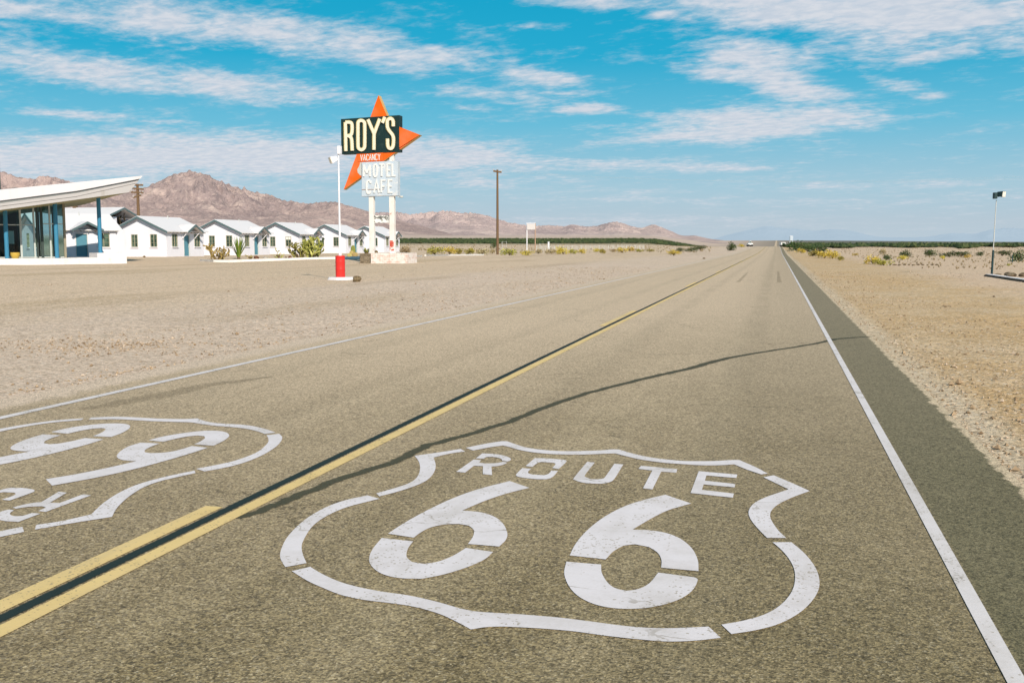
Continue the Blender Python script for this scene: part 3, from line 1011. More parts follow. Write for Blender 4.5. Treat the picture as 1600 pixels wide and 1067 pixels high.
# ---- loose stones (nobody could count them)
def stones():
    vs = []; fs = []
    base = [Vector(p) for p in ((1, 0, 0), (-1, 0, 0), (0, 1, 0), (0, -1, 0), (0, 0, 1), (0, 0, -.4))]
    ff = [(0, 2, 4), (2, 1, 4), (1, 3, 4), (3, 0, 4), (2, 0, 5), (1, 2, 5), (3, 1, 5), (0, 3, 5)]
    rs = random.Random(5)
    n = 0
    while n < 20000:
        if rs.random() < .62:
            y = 3 + 55 * rs.random() ** 1.6
            x = 1.50 + abs(rs.gauss(0, 1)) * (.5 + .08 * y) + .02
        else:
            y = 12 + 55 * rs.random()
            x = -7.1 - abs(rs.gauss(0, 1)) * (1.0 + .1 * y)
        if x < -30 or x > 14:
            continue
        s = .004 + .016 * rs.random() ** 3 + (.03 * rs.random() if rs.random() < .01 else 0)
        s *= 1 + y / 80
        a = rs.random() * 6.28
        ca, sa = math.cos(a), math.sin(a)
        z = -.035 if (x > 1.55 or x < -7.25) else .0
        z += float(0)
        k = len(vs)
        q = [rs.uniform(.6, 1.3) for _ in range(6)]
        for b_, qq in zip(base, q):
            p = b_ * s * qq
            vs.append((x + p.x * ca - p.y * sa, y + p.x * sa + p.y * ca, z + p.z * .8 + s * .3))
        fs += [tuple(i + k for i in f) for f in ff]
        n += 1
    drifts = [[(0, 536), (90, 531), (180, 521), (260, 512), (345, 500)], [(90, 546), (160, 541), (230, 533)], [(60, 610), (160, 590), (250, 577), (330, 560), (430, 540), (520, 525)], [(0, 440), (150, 447), (330, 437), (470, 432)]]
    for path in drifts:
        for q in range(900):
            i = rs.randrange(len(path) - 1); t = rs.random()
            px = path[i][0] * (1 - t) + path[i + 1][0] * t + rs.gauss(0, 8); py = path[i][1] * (1 - t) + path[i + 1][1] * t
            g = G(px, py); x = g.x + rs.gauss(0, .5); y = g.y + rs.gauss(0, .55)
            if x > -7.05:
                continue
            s = .006 + .022 * rs.random() ** 3; a = rs.random() * 6.28; ca, sa = math.cos(a), math.sin(a)
            z = float(terr(x, y)) - .035
            k = len(vs)
            for b_ in base:
                p = b_ * s * rs.uniform(.6, 1.3)
                vs.append((x + p.x * ca - p.y * sa, y + p.x * sa + p.y * ca, z + p.z * .8 + s * .3))
            fs += [tuple(i_ + k for i_ in f) for f in ff]
    m = leaf_mat('loose_stones', (.24, .17, .09), (.46, .35, .21), (.66, .55, .42))
    o = mesh_obj('gravel', vs, fs, m)
    tag(o, 'loose gravel scattered beside the asphalt', None, None, 'stuff')


stones()


# ------------------------------------------------------------------ MOUNTAINS
def mountain(name, label, prof, r0, r1, rr, mat, seed, nk=1000, nr=150, wl=420., foot=0.0, jag=1.2, kind='structure'):
    px = np.array([p[0] for p in prof], float); py = np.array([p[1] for p in prof], float)
    P = np.linspace(px[0], px[-1], nk)
    sil = np.interp(P, px, py)
    sil = sil + (fbm(P / 9., P * 0, 4, seed) - .5) * 2 * jag
    ang = np.arctan((P - CX) / F)
    ts = np.linspace(0, 1, nr)
    A, Tt = np.meshgrid(ang, ts)
    R = r0 + (r1 - r0) * Tt
    xc = R * np.sin(A); zc = R * np.cos(A)
    X = xc * RT.x + zc * FH.x; Y = xc * RT.y + zc * FH.y
    wx = X + (fbm(X / 900, Y / 900, 3, seed + 3) - .5) * 500
    wy = Y + (fbm(X / 900 + 9, Y / 900, 3, seed + 4) - .5) * 500
    rid = fbm(wx / wl, wy / wl, 7, seed, True, .55)
    big = fbm(wx / (wl * 3), wy / (wl * 3), 4, seed + 40)
    p = np.minimum((Tt / rr) ** 1.05, 1 - .5 * np.clip((Tt - rr) / (1 - rr), 0, 1))
    p = p * (.30 + 1.0 * rid) * (.65 + .7 * big)
    p = p + .22 * (rid - .5) * np.clip(Tt * 3, 0, 1)
    p = np.maximum(p, 0) * np.clip(Tt * 6, 0, 1)
    base = terr(X, Y)
    target = np.maximum((HZ - sil) / F * np.cos(ang), 0)       # tangent of elevation of the skyline
    hgt = p * r1
    # scale each column so that the skyline has the wanted elevation
    lo = np.zeros(nk); hi = np.full(nk, 2.0)
    for _ in range(26):
        mid = (lo + hi) / 2
        e = ((base + hgt * mid[None, :] - H) / R).max(0)
        big_ = e > target
        hi = np.where(big_, mid, hi); lo = np.where(big_, lo, mid)
    kk = np.ones(31) / 31.
    pad = np.pad(lo, 15, mode='edge')
    los = np.convolve(pad, kk, 'valid')
    pk = ((base + hgt * los[None, :] - H) / R).max(0)
    cor = np.convolve(np.pad(target / np.maximum(pk, 1e-5), 5, mode='edge'), np.ones(11) / 11., 'valid')
    los = los * np.clip(cor, .6, 1.6)
    Zf = base - 3 + hgt * los[None, :]
    V = np.stack([X, Y, Zf], -1).reshape(-1, 3)
    i, k = np.meshgrid(np.arange(nr - 1), np.arange(nk - 1), indexing='ij')
    q = (i * nk + k).ravel()
    fs = np.stack([q, q + 1, q + 1 + nk, q + nk], -1)
    o = mesh_obj(name, V, fs.tolist(), mat, smooth=False)
    at = o.data.attributes.new('foot', 'FLOAT', 'POINT')
    at.data.foreach_set('value', (p / max(p.max(), 1e-6)).ravel().astype(np.float32))
    tag(o, label, None, None, kind)
    return o


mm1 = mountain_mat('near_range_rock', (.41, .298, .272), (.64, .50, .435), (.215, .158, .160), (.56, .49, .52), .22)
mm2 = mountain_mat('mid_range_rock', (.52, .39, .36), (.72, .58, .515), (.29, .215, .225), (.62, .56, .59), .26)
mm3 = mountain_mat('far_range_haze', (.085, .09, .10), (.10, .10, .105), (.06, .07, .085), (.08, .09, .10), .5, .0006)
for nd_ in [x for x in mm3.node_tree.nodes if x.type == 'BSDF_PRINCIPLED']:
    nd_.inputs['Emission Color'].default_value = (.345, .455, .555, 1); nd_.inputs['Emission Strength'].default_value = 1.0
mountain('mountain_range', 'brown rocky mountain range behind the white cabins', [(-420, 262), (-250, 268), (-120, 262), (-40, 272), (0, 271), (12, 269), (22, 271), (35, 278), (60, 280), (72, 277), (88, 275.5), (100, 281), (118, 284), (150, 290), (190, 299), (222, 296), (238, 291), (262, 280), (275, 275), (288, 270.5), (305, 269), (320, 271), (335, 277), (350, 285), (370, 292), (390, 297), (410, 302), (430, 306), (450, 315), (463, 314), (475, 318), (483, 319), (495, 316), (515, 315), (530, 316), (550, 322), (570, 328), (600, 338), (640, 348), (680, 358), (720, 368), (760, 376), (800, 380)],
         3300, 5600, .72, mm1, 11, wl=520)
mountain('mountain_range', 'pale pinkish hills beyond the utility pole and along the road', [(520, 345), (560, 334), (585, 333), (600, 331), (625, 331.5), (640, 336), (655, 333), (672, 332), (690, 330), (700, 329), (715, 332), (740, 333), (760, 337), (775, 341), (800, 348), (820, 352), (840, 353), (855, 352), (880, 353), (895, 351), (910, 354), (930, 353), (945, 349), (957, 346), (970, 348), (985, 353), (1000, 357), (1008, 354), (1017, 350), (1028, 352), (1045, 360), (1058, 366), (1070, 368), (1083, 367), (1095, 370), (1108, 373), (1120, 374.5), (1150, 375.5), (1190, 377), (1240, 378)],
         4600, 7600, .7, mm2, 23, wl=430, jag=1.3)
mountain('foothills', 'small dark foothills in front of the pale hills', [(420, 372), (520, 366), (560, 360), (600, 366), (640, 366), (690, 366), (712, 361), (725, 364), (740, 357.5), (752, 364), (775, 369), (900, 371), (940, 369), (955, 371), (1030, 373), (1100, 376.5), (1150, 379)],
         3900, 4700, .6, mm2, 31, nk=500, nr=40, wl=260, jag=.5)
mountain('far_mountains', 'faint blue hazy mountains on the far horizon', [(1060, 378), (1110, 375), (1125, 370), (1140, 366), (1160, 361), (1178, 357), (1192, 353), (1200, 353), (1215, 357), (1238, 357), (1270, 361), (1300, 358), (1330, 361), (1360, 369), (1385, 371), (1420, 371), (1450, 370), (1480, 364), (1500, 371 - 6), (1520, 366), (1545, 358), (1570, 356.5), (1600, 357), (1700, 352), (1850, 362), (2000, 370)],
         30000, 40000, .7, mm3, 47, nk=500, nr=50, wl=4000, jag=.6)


# ------------------------------------------------------------------ PLANTS
def leaf_cloud(seed, n, r=(1, 1, 1), leaf=.09, clumps=9, up=.3, aspect=2.2):
    """leaf-sized faces spread through overlapping clumps, unit size, base at z=0"""
    rs = np.random.default_rng(seed)
    cs = []
    for i in range(clumps):
        a = rs.random() * 6.28; q = math.sqrt(rs.random()) * .62
        cs.append((q * math.cos(a), q * math.sin(a), .18 + .6 * rs.random() * (1 - q * .6), .20 + .20 * rs.random()))
    vs = []; fs = []
    for i in range(n):
        c = cs[rs.integers(len(cs))]
        d = rs.normal(size=3); d /= np.linalg.norm(d)
        rad = c[3] * (.45 + .6 * rs.random())
        p = np.array(c[:3]) + d * rad
        if p[2] < .01:
            p[2] = .01 + .1 * rs.random()
        t = d * .6 + rs.normal(size=3) * .7; t[2] += up; t /= np.linalg.norm(t)
        s = np.cross(t, rs.normal(size=3)); s /= np.linalg.norm(s)
        l = leaf * (.6 + .8 * rs.random()); w = l / aspect
        k = len(vs)
        vs += [p - s * w * .5, p + t * l * .5 + s * w * .5, p + t * l, p + t * l * .5 - s * w * .5]
        fs.append((k, k + 1, k + 2, k + 3))
    vs = np.array(vs)
    vs = vs * np.array([r[0], r[1], r[2]])
    return vs, fs


def stems_mb(seed, n=9, h=.7, r=.02):
    rs = random.Random(seed)
    mb = MB()
    for i in range(n):
        a = rs.random() * 6.28
        q = rs.uniform(.1, .55)
        mb.tube([(0, 0, -.04), (q * .4 * math.cos(a), q * .4 * math.sin(a), h * .45), (q * math.cos(a), q * math.sin(a), h * rs.uniform(.7, 1.1))], [r, r * .8, r * .35], 4)
    return mb


SHRUB = {}
for ty, mat, leaf, n in (('y', 'leaf_y', .15, 520), ('yg', 'leaf_yg', .16, 520), ('dg', 'leaf_dg', .13, 620), ('dry', 'leaf_dry', .2, 300)):
    SHRUB[ty] = []
    for s in range(4):
        vs, fs = leaf_cloud(100 + s + 10 * len(ty) + ord(ty[0]), n, (1, 1, 1), leaf, 8 + s, .5)
        me = bpy.data.meshes.new('foliage')
        me.from_pydata([tuple(v) for v in vs], [], fs); me.update()
        me.materials.append(M[mat])
        st = stems_mb(s + 5, 9).build('stems', M['stem'])
        sm = st.data
        bpy.data.objects.remove(st)
        SHRUB[ty].append((me, sm))
SHN = {'y': ('rabbitbrush', 'shrub'), 'yg': ('desert_bush', 'shrub'), 'dg': ('creosote_bush', 'shrub'), 'dry': ('dry_bush', 'shrub')}
_si = [0]


def shrub(px, py, w, h, ty, label, group):
    _si[0] += 1
    p = T(px, py)
    Z = depth(p)
    sx = w / F * Z / 1.22; sz = h / F * Z / .88
    me, sm = SHRUB[ty][_si[0] % 4]
    t = thing(SHN[ty][0], label, SHN[ty][1], (p.x, p.y, float(terr(p.x, p.y)) - .04), random.random() * 6.28, group)
    for nm, d in (('foliage', me), ('stems', sm)):
        o = link(bpy.data.objects.new(nm, d)); o.parent = t
        o.scale = (sx, sx, sz)
    return t


GL = 'brush on the edge of the left lot'
GR = 'bushes on the right of the road'
GF = 'brush along the far left verge'
for a in [
    (635, 397.5, 17, 14, 'dry', 'tan dry bush at the far end of the last white cabin', GL),
    (679, 397.5, 25, 12, 'yg', 'olive bush behind the left end of the low white kerb strip', GL),
    (703, 397.5, 20, 11, 'y', 'yellow bush above the middle of the low white kerb strip', GL),
    (717, 397, 15, 9, 'yg', 'second bush from the right above the low white kerb strip', GL),
    (732, 397, 16, 10, 'yg', 'olive bush above the right part of the low white kerb strip', GL),
    (753, 398, 17, 10, 'dry', 'tan dry bush just left of the tall bare utility pole', GL),
    (770, 396, 9, 8, 'dry', 'small dry tuft touching the left foot of the tall bare utility pole', GL),
    (796, 398.5, 23, 10, 'yg', 'broad olive bush first to the right of the bare utility pole', GL),
    (823, 399, 18, 9, 'y', 'yellow bush at the left leg of the blank white sign frame', GL),
    (841, 396, 12, 8, 'dry', 'dry tuft at the right leg of the blank white sign frame', GL),
    (862, 396.5, 17, 8, 'dry', 'dry bush below the short white marker post', GL),
    (880, 397, 19, 12, 'y', 'largest yellow bush right of the short white marker post', GL),
    (897, 396.5, 12, 8, 'yg', 'olive bush touching the right side of the largest yellow bush', GL),
    (909, 396, 12, 8, 'y', 'yellow bush closing the row right of the marker post', GL),
    (772, 388, 8, 11, 'dg', 'dark upright bush beside the bare utility pole, further back', GL),
    (934, 393.5, 11, 6, 'y', 'small yellow tuft in front of the wire fence, left of a taller pair', GF),
    (943, 396, 10, 8, 'yg', 'olive tuft with a yellow top in front of the wire fence', GF),
    (958, 393.5, 9, 5, 'dry', 'small dry tuft in front of the wire fence', GF),
    (972, 395, 15, 8, 'y', 'wide yellow clump in front of the wire fence', GF),
    (984, 392.5, 12, 7, 'y', 'yellow clump behind the wide one before the wire fence', GF),
    (1000, 393.5, 10, 5, 'yg', 'low olive tuft near the right end of the wire fence', GF),
    (1016, 393, 13, 4, 'yg', 'flat olive tuft just past the right end of the wire fence', GF),
    (1053, 399, 18, 8, 'y', 'bright yellow bush alone on the left verge nearest the road', GF),
    (1063, 393, 14, 6, 'dg', 'dark bush behind the lone bright yellow bush', GF),
    (1080, 393, 16, 8, 'dg', 'dark bush at the left of a low pair on the left verge', GF),
    (1094, 391, 16, 8, 'dg', 'dark bush at the right of a low pair on the left verge', GF),
    (1142, 391.5, 16, 13, 'dg', 'round green bush standing alone on the left verge near the crest', GF),
    (1159, 386, 9, 5, 'y', 'small yellow bush left of the far white pickup truck', GF),
    (1247, 392, 27, 15, 'dg', 'tallest dark green bush right of the road near the crest', GR),
    (1262, 393, 22, 10, 'dg', 'dark green bush touching the tallest one on its right', GR),
    (1281, 394, 24, 10, 'dg', 'dark green bush at the right end of the crest thicket', GR),
    (1252, 395, 13, 7, 'y', 'small yellow bush in front of the tallest dark bush', GR),
    (1270, 400, 20, 10, 'yg', 'olive bush in the roadside row, left of its biggest yellow bush', GR),
    (1288, 403, 24, 12, 'y', 'biggest yellow bush in the roadside row', GR),
    (1301, 403.5, 16, 11, 'y', 'yellow bush touching the right of the biggest one', GR),
    (1313, 406.5, 12, 7, 'yg', 'low olive bush ending the roadside row', GR),
    (1336, 399, 9, 4, 'y', 'tiny yellow tuft alone on the open sand', GR),
    (1364, 412, 20, 13, 'y', 'yellow bush on the left of the clump on the open sand', GR),
    (1381, 414, 24, 10, 'yg', 'olive bush at the front of the clump on the open sand', GR),
    (1385, 406, 16, 8, 'dg', 'dark bush behind the clump on the open sand', GR),
    (1380, 397, 10, 9, 'dry', 'grey dry bush standing behind the clump on the open sand', GR),
    (1410, 405.5, 13, 7, 'y', 'yellow bush in front of a lone dark bush', GR),
    (1416, 401, 20, 10, 'dg', 'lone dark bush with a yellow bush at its foot', GR),
    (1452, 400, 24, 10, 'dg', 'wide dark bush midway between the clump and the floodlight', GR),
    (1483, 401, 22, 9, 'dg', 'dark bush left of a joined pair before the floodlight', GR),
    (1502, 401, 20, 9, 'dg', 'dark bush right of a joined pair before the floodlight', GR),
    (1473, 404.5, 7, 5, 'y', 'tiny yellow tuft under a joined pair of dark bushes', GR),
    (1512, 403, 10, 6, 'y', 'small yellow bush left of the floodlight pole', GR),
    (1532, 399.5, 14, 7, 'dg', 'grey green bush just left of the floodlight pole', GR),
    (1566, 399.5, 22, 9, 'dg', 'dark bush just right of the floodlight pole', GR),
    (1592, 408, 24, 17, 'dg', 'large dark bush at the far right edge of the view', GR),
    (1576, 414.5, 6, 3, 'yg', 'tiny olive tuft on bare sand right of the floodlight pole', GR),
]:
    shrub(*a)


# creosote flats far off: reads as one mass
def creosote_flat():
    rs = np.random.default_rng(9)
    vs = []; fs = []

    def put(x, y, s, hgt):
        z = float(terr(x, y)) - .1
        for q in range(5):
            a = rs.random() * 6.28
            ox, oy = rs.normal(size=2) * s * .35
            r = s * (.35 + .3 * rs.random()); h = hgt * (.55 + .5 * rs.random())
            k = len(vs)
            for j in range(5):
                aa = a + j * 1.257
                rr_ = r * (.7 + .5 * rs.random())
                vs.append((x + ox + rr_ * math.cos(aa), y + oy + rr_ * math.sin(aa), z + h * (.25 + .3 * rs.random())))
            vs.append((x + ox, y + oy, z + h)); vs.append((x + ox, y + oy, z))
            for j in range(5):
                fs.append((k + j, k + (j + 1) % 5, k + 5)); fs.append((k + (j + 1) % 5, k + j, k + 6))
    n = 0
    while n < 3000:
        px = rs.uniform(560, 1130)
        lo = 430 + 150 * ss(900, 640, px) * 0 + 120 * float(fbm(np.array([px / 40.]), np.array([2.]), 3, 3)[0])
        Z = lo + 900 * rs.random() ** 1.4
        a = math.atan((px - CX) / F)
        p = FH * Z + RT * (Z * math.tan(a))
        put(p.x, p.y, 1.1 + rs.random(), .7 + .9 * rs.random()); n += 1
    n = 0
    while n < 5200:
        px = rs.uniform(1232, 1720)
        lo = 215 + 90 * float(fbm(np.array([px / 30.]), np.array([7.]), 3, 8)[0])
        Z = lo + (170 * rs.random() if rs.random() < .75 else 1500 * rs.random() + 300)
        a = math.atan((px - CX) / F)
        p = FH * Z + RT * (Z * math.tan(a))
        s = 1 if Z < 500 else 1.8
        put(p.x, p.y, (1.0 + rs.random()) * s, (.7 + .8 * rs.random()) * s); n += 1
    o = mesh_obj('creosote_flats', vs, fs, leaf_mat('far_creosote', (.024, .046, .018), (.046, .078, .028), (.095, .118, .044)))
    tag(o, 'distant band of dark green creosote scrub across the plain', None, None, 'stuff')
    # sparse dry tufts on the open ground
    vs2, fs2 = [], []
    rs2 = np.random.default_rng(12)
    for i in range(2600):
        left = rs2.random() < .55
        px = rs2.uniform(520, 1110) if left else rs2.uniform(1262, 1700)
        Z = (175 + 330 * rs2.random() ** 1.2) if left else (62 + 220 * rs2.random() ** 1.0)
        a = math.atan((px - CX) / F)
        p = FH * Z + RT * (Z * math.tan(a))
        if -9 < p.x < 4 or (px > 1262 and p.x < 9):
            continue
        z = float(terr(p.x, p.y)) - .05
        s = rs2.uniform(.12, .5) * (1 if left else .6)
        for q in range(9):
            aa = rs2.random() * 6.28; b = rs2.uniform(.2, .9) * s
            k = len(vs2)
            w = s * .14
            vs2 += [(p.x - w * math.sin(aa), p.y + w * math.cos(aa), z), (p.x + w * math.sin(aa), p.y - w * math.cos(aa), z), (p.x + b * math.cos(aa), p.y + b * math.sin(aa), z + s * rs2.uniform(.5, 1.1))]
            fs2.append((k, k + 1, k + 2))
    o = mesh_obj('dry_grass', vs2, fs2, M['leaf_dry'])
    tag(o, 'sparse dry tufts dotted over the open sand', None, None, 'stuff')


creosote_flat()


# ------------------------------------------------------------------ CABINS
GZ = .24
C1 = G(261, 401, GZ)                       # front corner of the nearest full cabin: gable wall faces -Y, door wall faces +X
gy, fx = C1.y, C1.x


def gp(px, py):                            # on the gable wall plane
    return PLN(px, py, (0, gy, 0), Vector((0, 1, 0)))


def fp(px, py):                            # on the door wall plane
    return PLN(px, py, (fx, 0, 0), Vector((1, 0, 0)))


def z180(x, y):
    return 180 + x / 5.6, 300 + y / 5.6


peak = gp(*z180(210, 222)); eav = gp(*z180(455, 338))
far = fp(*z180(778, 545))
LEN = far.y - gy                            # wall length
HW = fx - peak.x                            # half width
EZ = eav.z - GZ; PZ = peak.z - GZ
print('cabin', 'len', LEN, 'halfw', HW, 'eave', EZ, 'ridge', PZ, 'at', C1)
OV = .38


def window_unit(parent, c, u, n, w, h, panes=2, blind=False, sill=True):
    """c centre of opening, u horizontal unit along wall, n outward normal; frame > pane, sill"""
    zv = Vector((0, 0, 1)); c = Vector(c); u = Vector(u); n = Vector(n)

    def bx(mb, a0, a1, b0, b1, d0, d1):
        xf = lambda v: c + u * v.x + zv * v.z + n * v.y
        mb.box((a0, d0, b0), (a1, d1, b1), xf)
    fr = MB()
    t = .06
    bx(fr, -w / 2, -w / 2 + t, -h / 2, h / 2, -.06, .035)
    bx(fr, w / 2 - t, w / 2, -h / 2, h / 2, -.06, .035)
    bx(fr, -w / 2 + t, w / 2 - t, h / 2 - t, h / 2, -.06, .035)
    bx(fr, -w / 2 + t, w / 2 - t, -h / 2, -h / 2 + t, -.06, .035)
    bx(fr, -.025, .025, -h / 2 + t, h / 2 - t, -.05, .025)
    for k in (1, 2):
        zz = -h / 2 + h * k / 3
        bx(fr, -w / 2 + t, -.025, zz - .013, zz + .013, -.045, .015)
        bx(fr, .025, w / 2 - t, zz - .013, zz + .013, -.045, .015)
    f = fr.build('window', M['frame'], parent)
    pn = MB(); bx(pn, -w / 2 + t, w / 2 - t, -h / 2 + t, h / 2 - t, -.09, -.055)
    pn.build('pane', M['pane'], f)
    if sill:
        sl = MB(); bx(sl, -w / 2 - .08, w / 2 + .08, -h / 2 - .09, -h / 2 - .003, -.02, .11)
        sl.build('sill', M['stucco'], f)
    if blind:
        bl = MB(); bx(bl, -w / 2 + t, w / 2 - t, h / 2 - t - h * .3, h / 2 - t, -.05, -.03)
        bl.build('blind', M['blind'], f)
    return f


def wall_with_holes(mb, c, u, n, w0, w1, z0, z1, holes, th=.2):
    """rectangular wall slab split around rectangular openings (a0,a1,b0,b1) so that windows sit in real reveals"""
    zv = Vector((0, 0, 1)); c = Vector(c); u = Vector(u); n = Vector(n)
    xf = lambda v: c + u * v.x + zv * v.z + n * v.y
    xs = sorted({w0, w1, *[h[0] for h in holes], *[h[1] for h in holes]})
    zs = sorted({z0, z1, *[h[2] for h in holes], *[h[3] for h in holes]})
    for i in range(len(xs) - 1):
        run = None
        for j in range(len(zs) - 1):
            xm = (xs[i] + xs[i + 1]) / 2; zm = (zs[j] + zs[j + 1]) / 2
            solid = not any(h[0] < xm < h[1] and h[2] < zm < h[3] for h in holes)
            if solid:
                run = (run[0], zs[j + 1]) if run else (zs[j], zs[j + 1])
            if (not solid or j == len(zs) - 2) and run:
                mb.box((xs[i], -th, run[0]), (xs[i + 1], 0, run[1]), xf)
                run = None


def door_unit(parent, c, u, n, w, h):
    zv = Vector((0, 0, 1)); c = Vector(c); u = Vector(u); n = Vector(n)
    xf = lambda v: c + u * v.x + zv * v.z + n * v.y
    d = MB(); d.box((-w / 2 + .05, -.13, .02), (w / 2 - .05, -.08, h - .05), xf)
    for (a0, a1, b0, b1) in ((-.30, -.05, .2, .85), (.05, .30, .2, .85), (-.30, -.05, 1.0, 1.75), (.05, .30, 1.0, 1.75)):
        d.box((a0 * w, -.082, b0 * h / 2.05), (a1 * w, -.068, b1 * h / 2.05), xf)
    dd = d.build('door', M['teal'], parent)
    fr = MB()
    fr.box((-w / 2, -.14, 0), (-w / 2 + .05, .03, h), xf); fr.box((w / 2 - .05, -.14, 0), (w / 2, .03, h), xf)
    fr.box((-w / 2 + .05, -.14, h - .05), (w / 2 - .05, .03, h), xf)
    fr.build('door_frame', M['doorframe'], dd)
    k = MB(); k.blob(xf(Vector((w / 2 - .14, -.05, .95))), .04, 1, 0)
    k.build('door_knob', M['galv'], dd, smooth=True)
    return dd


def make_cabin(label, group):
    """origin: foot of the corner between gable wall and door wall; door wall along +y facing +x"""
    t = thing('motel_cabin', label, 'cabin', (fx, gy, GZ), 0, group)
    W = 2 * HW
    g_u, g_n = Vector((1, 0, 0)), Vector((0, -1, 0))
    f_u, f_n = Vector((0, 1, 0)), Vector((1, 0, 0))
    # openings measured on the photograph
    gw = []
    for x0, x1, y0_, y1_ in ((140, 200, 372, 483), (306, 370, 370, 482)):
        a = gp(*z180(x0, y0_)); b = gp(*z180(x1, y1_))
        gw.append((a.x - fx, b.x - fx, b.z - GZ, a.z - GZ))
    fw = []
    for x0, x1, y0_, y1_ in ((494, 545, 368, 480), (690, 742, 372, 480)):
        a = fp(*z180(x0, y0_)); b = fp(*z180(x1, y1_))
        fw.append((a.y - gy, b.y - gy, b.z - GZ, a.z - GZ))
    da = fp(*z180(592, 376)); db = fp(*z180(658, 566))
    door = (da.y - gy + .10, db.y - gy - .10, 0.02, da.z - GZ)
    # walls: slabs with real openings, gable triangle on top
    mb = MB()
    wall_with_holes(mb, (0, 0, 0), g_u, g_n, -W, 0, -.15, EZ, gw)
    wall_with_holes(mb, (0, .203, 0), f_u, f_n, 0, LEN - .203, -.15, EZ, [(h[0] - .203, h[1] - .203, h[2], h[3]) for h in fw + [door]])
    mb.box((-W, .203, -.15), (-W + .2, LEN, EZ))
    mb.box((-W + .203, LEN - .2, -.15), (-.203, LEN, EZ))
    mb.prism([(-W + .003, 0.0, EZ + .003), (-.003, 0.0, EZ + .003), (-HW, 0.0, PZ)], (0, .2, 0))
    mb.prism([(-W + .003, LEN - .2, EZ + .003), (-.003, LEN - .2, EZ + .003), (-HW, LEN - .2, PZ)], (0, .2, 0))
    mb.build('wall', M['stucco'], t)
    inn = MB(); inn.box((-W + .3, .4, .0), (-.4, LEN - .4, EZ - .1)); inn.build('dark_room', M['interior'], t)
    # roof: two slopes with an overhang
    sl = (PZ - EZ) / HW
    th = .11
    rf = MB()
    for sgn in (-1, 1):
        ex = -HW + sgn * (HW + OV); ez = EZ - sl * OV
        a = Vector((-HW, -OV, PZ + .02)); b = Vector((ex, -OV, ez + .02))
        rf.prism([a, b, b + Vector((0, 0, th)), a + Vector((0, 0, th + .02))], (0, LEN + 2 * OV, 0))
    roof = rf.build('roof', M['roofwhite'], t)
    # grey-teal rake boards on the gable
    rk = MB()
    for sgn in (-1, 1):
        ex = -HW + sgn * (HW + OV); ez = EZ - sl * OV
        a = Vector((-HW, -OV - .045, PZ - .12)); b = Vector((ex, -OV - .045, ez - .12))
        rk.prism([a, b, b + Vector((0, 0, .22)), a + Vector((0, 0, .22))], (0, .04, 0))
    rk.build('rake_board', M['tealtrim'], roof)
    for k in range(11):
        yy = .25 + (LEN - .5) * k / 10
        r_ = MB(); a = Vector((-.1, yy, EZ + sl * .1 - .10)); b = Vector((OV - .02, yy, EZ - sl * (OV - .02) - .10))
        r_.prism([a, b, b + Vector((0, 0, .10)), a + Vector((0, 0, .10))], (0, .07, 0))
        r_.build('rafter_tail', M['rafter'], roof)
    vp_ = MB(); vp_.tube([(-HW + .5, LEN * .62, PZ - .3), (-HW + .5, LEN * .62, PZ + .28)], .05, 8)
    vp_.build('vent_pipe', M['galv'], roof)
    for h in gw:
        window_unit(t, ((h[0] + h[1]) / 2, 0, (h[2] + h[3]) / 2), g_u, g_n, h[1] - h[0], h[3] - h[2])
    for h in fw:
        window_unit(t, (0, (h[0] + h[1]) / 2, (h[2] + h[3]) / 2), f_u, f_n, h[1] - h[0], h[3] - h[2])
    door_unit(t, (0, (door[0] + door[1]) / 2, 0.02), f_u, f_n, door[1] - door[0], door[3] - .02)
    # little gabled hood over the door
    yc = (door[0] + door[1]) / 2 + .3; hw = 1.45; pz = EZ + .62; ez = EZ - .12; x1 = .98
    ho = MB()
    for sgn in (-1, 1):
        a = Vector((-.9, yc, pz)); b = Vector((-.9, yc + sgn * hw, ez))
        ho.prism([a, b, b + Vector((0, 0, .09)), a + Vector((0, 0, .10))], (.9 + x1, 0, 0))
    hood = ho.build('door_hood', M['roofwhite'], t)
    hb = MB()
    for sgn in (-1, 1):
        a = Vector((x1 + .005, yc, pz - .13)); b = Vector((x1 + .005, yc + sgn * hw, ez - .13))
        hb.prism([a, b, b + Vector((0, 0, .21)), a + Vector((0, 0, .21))], (.05, 0, 0))
    hb.build('hood_trim', M['tealtrim'], hood)
    hg = MB(); hg.prism([(.05, yc - hw * .62, EZ - .05), (.05, yc + hw * .62, EZ - .05), (.05, yc, pz - .12)], (.03, 0, 0))
    hg.build('hood_gable', M['stucco'], hood)
    for sgn in (-1, 1):
        br = MB(); yb = yc + sgn * (hw * .8)
        br.prism([(.02, yb - .04, EZ - .8), (.02, yb + .04, EZ - .8), (.12, yb + .04, EZ - .8), (.12, yb - .04, EZ - .8)], (.72, 0, .70))
        br.build('hood_bracket', M['white'], hood)
    return t


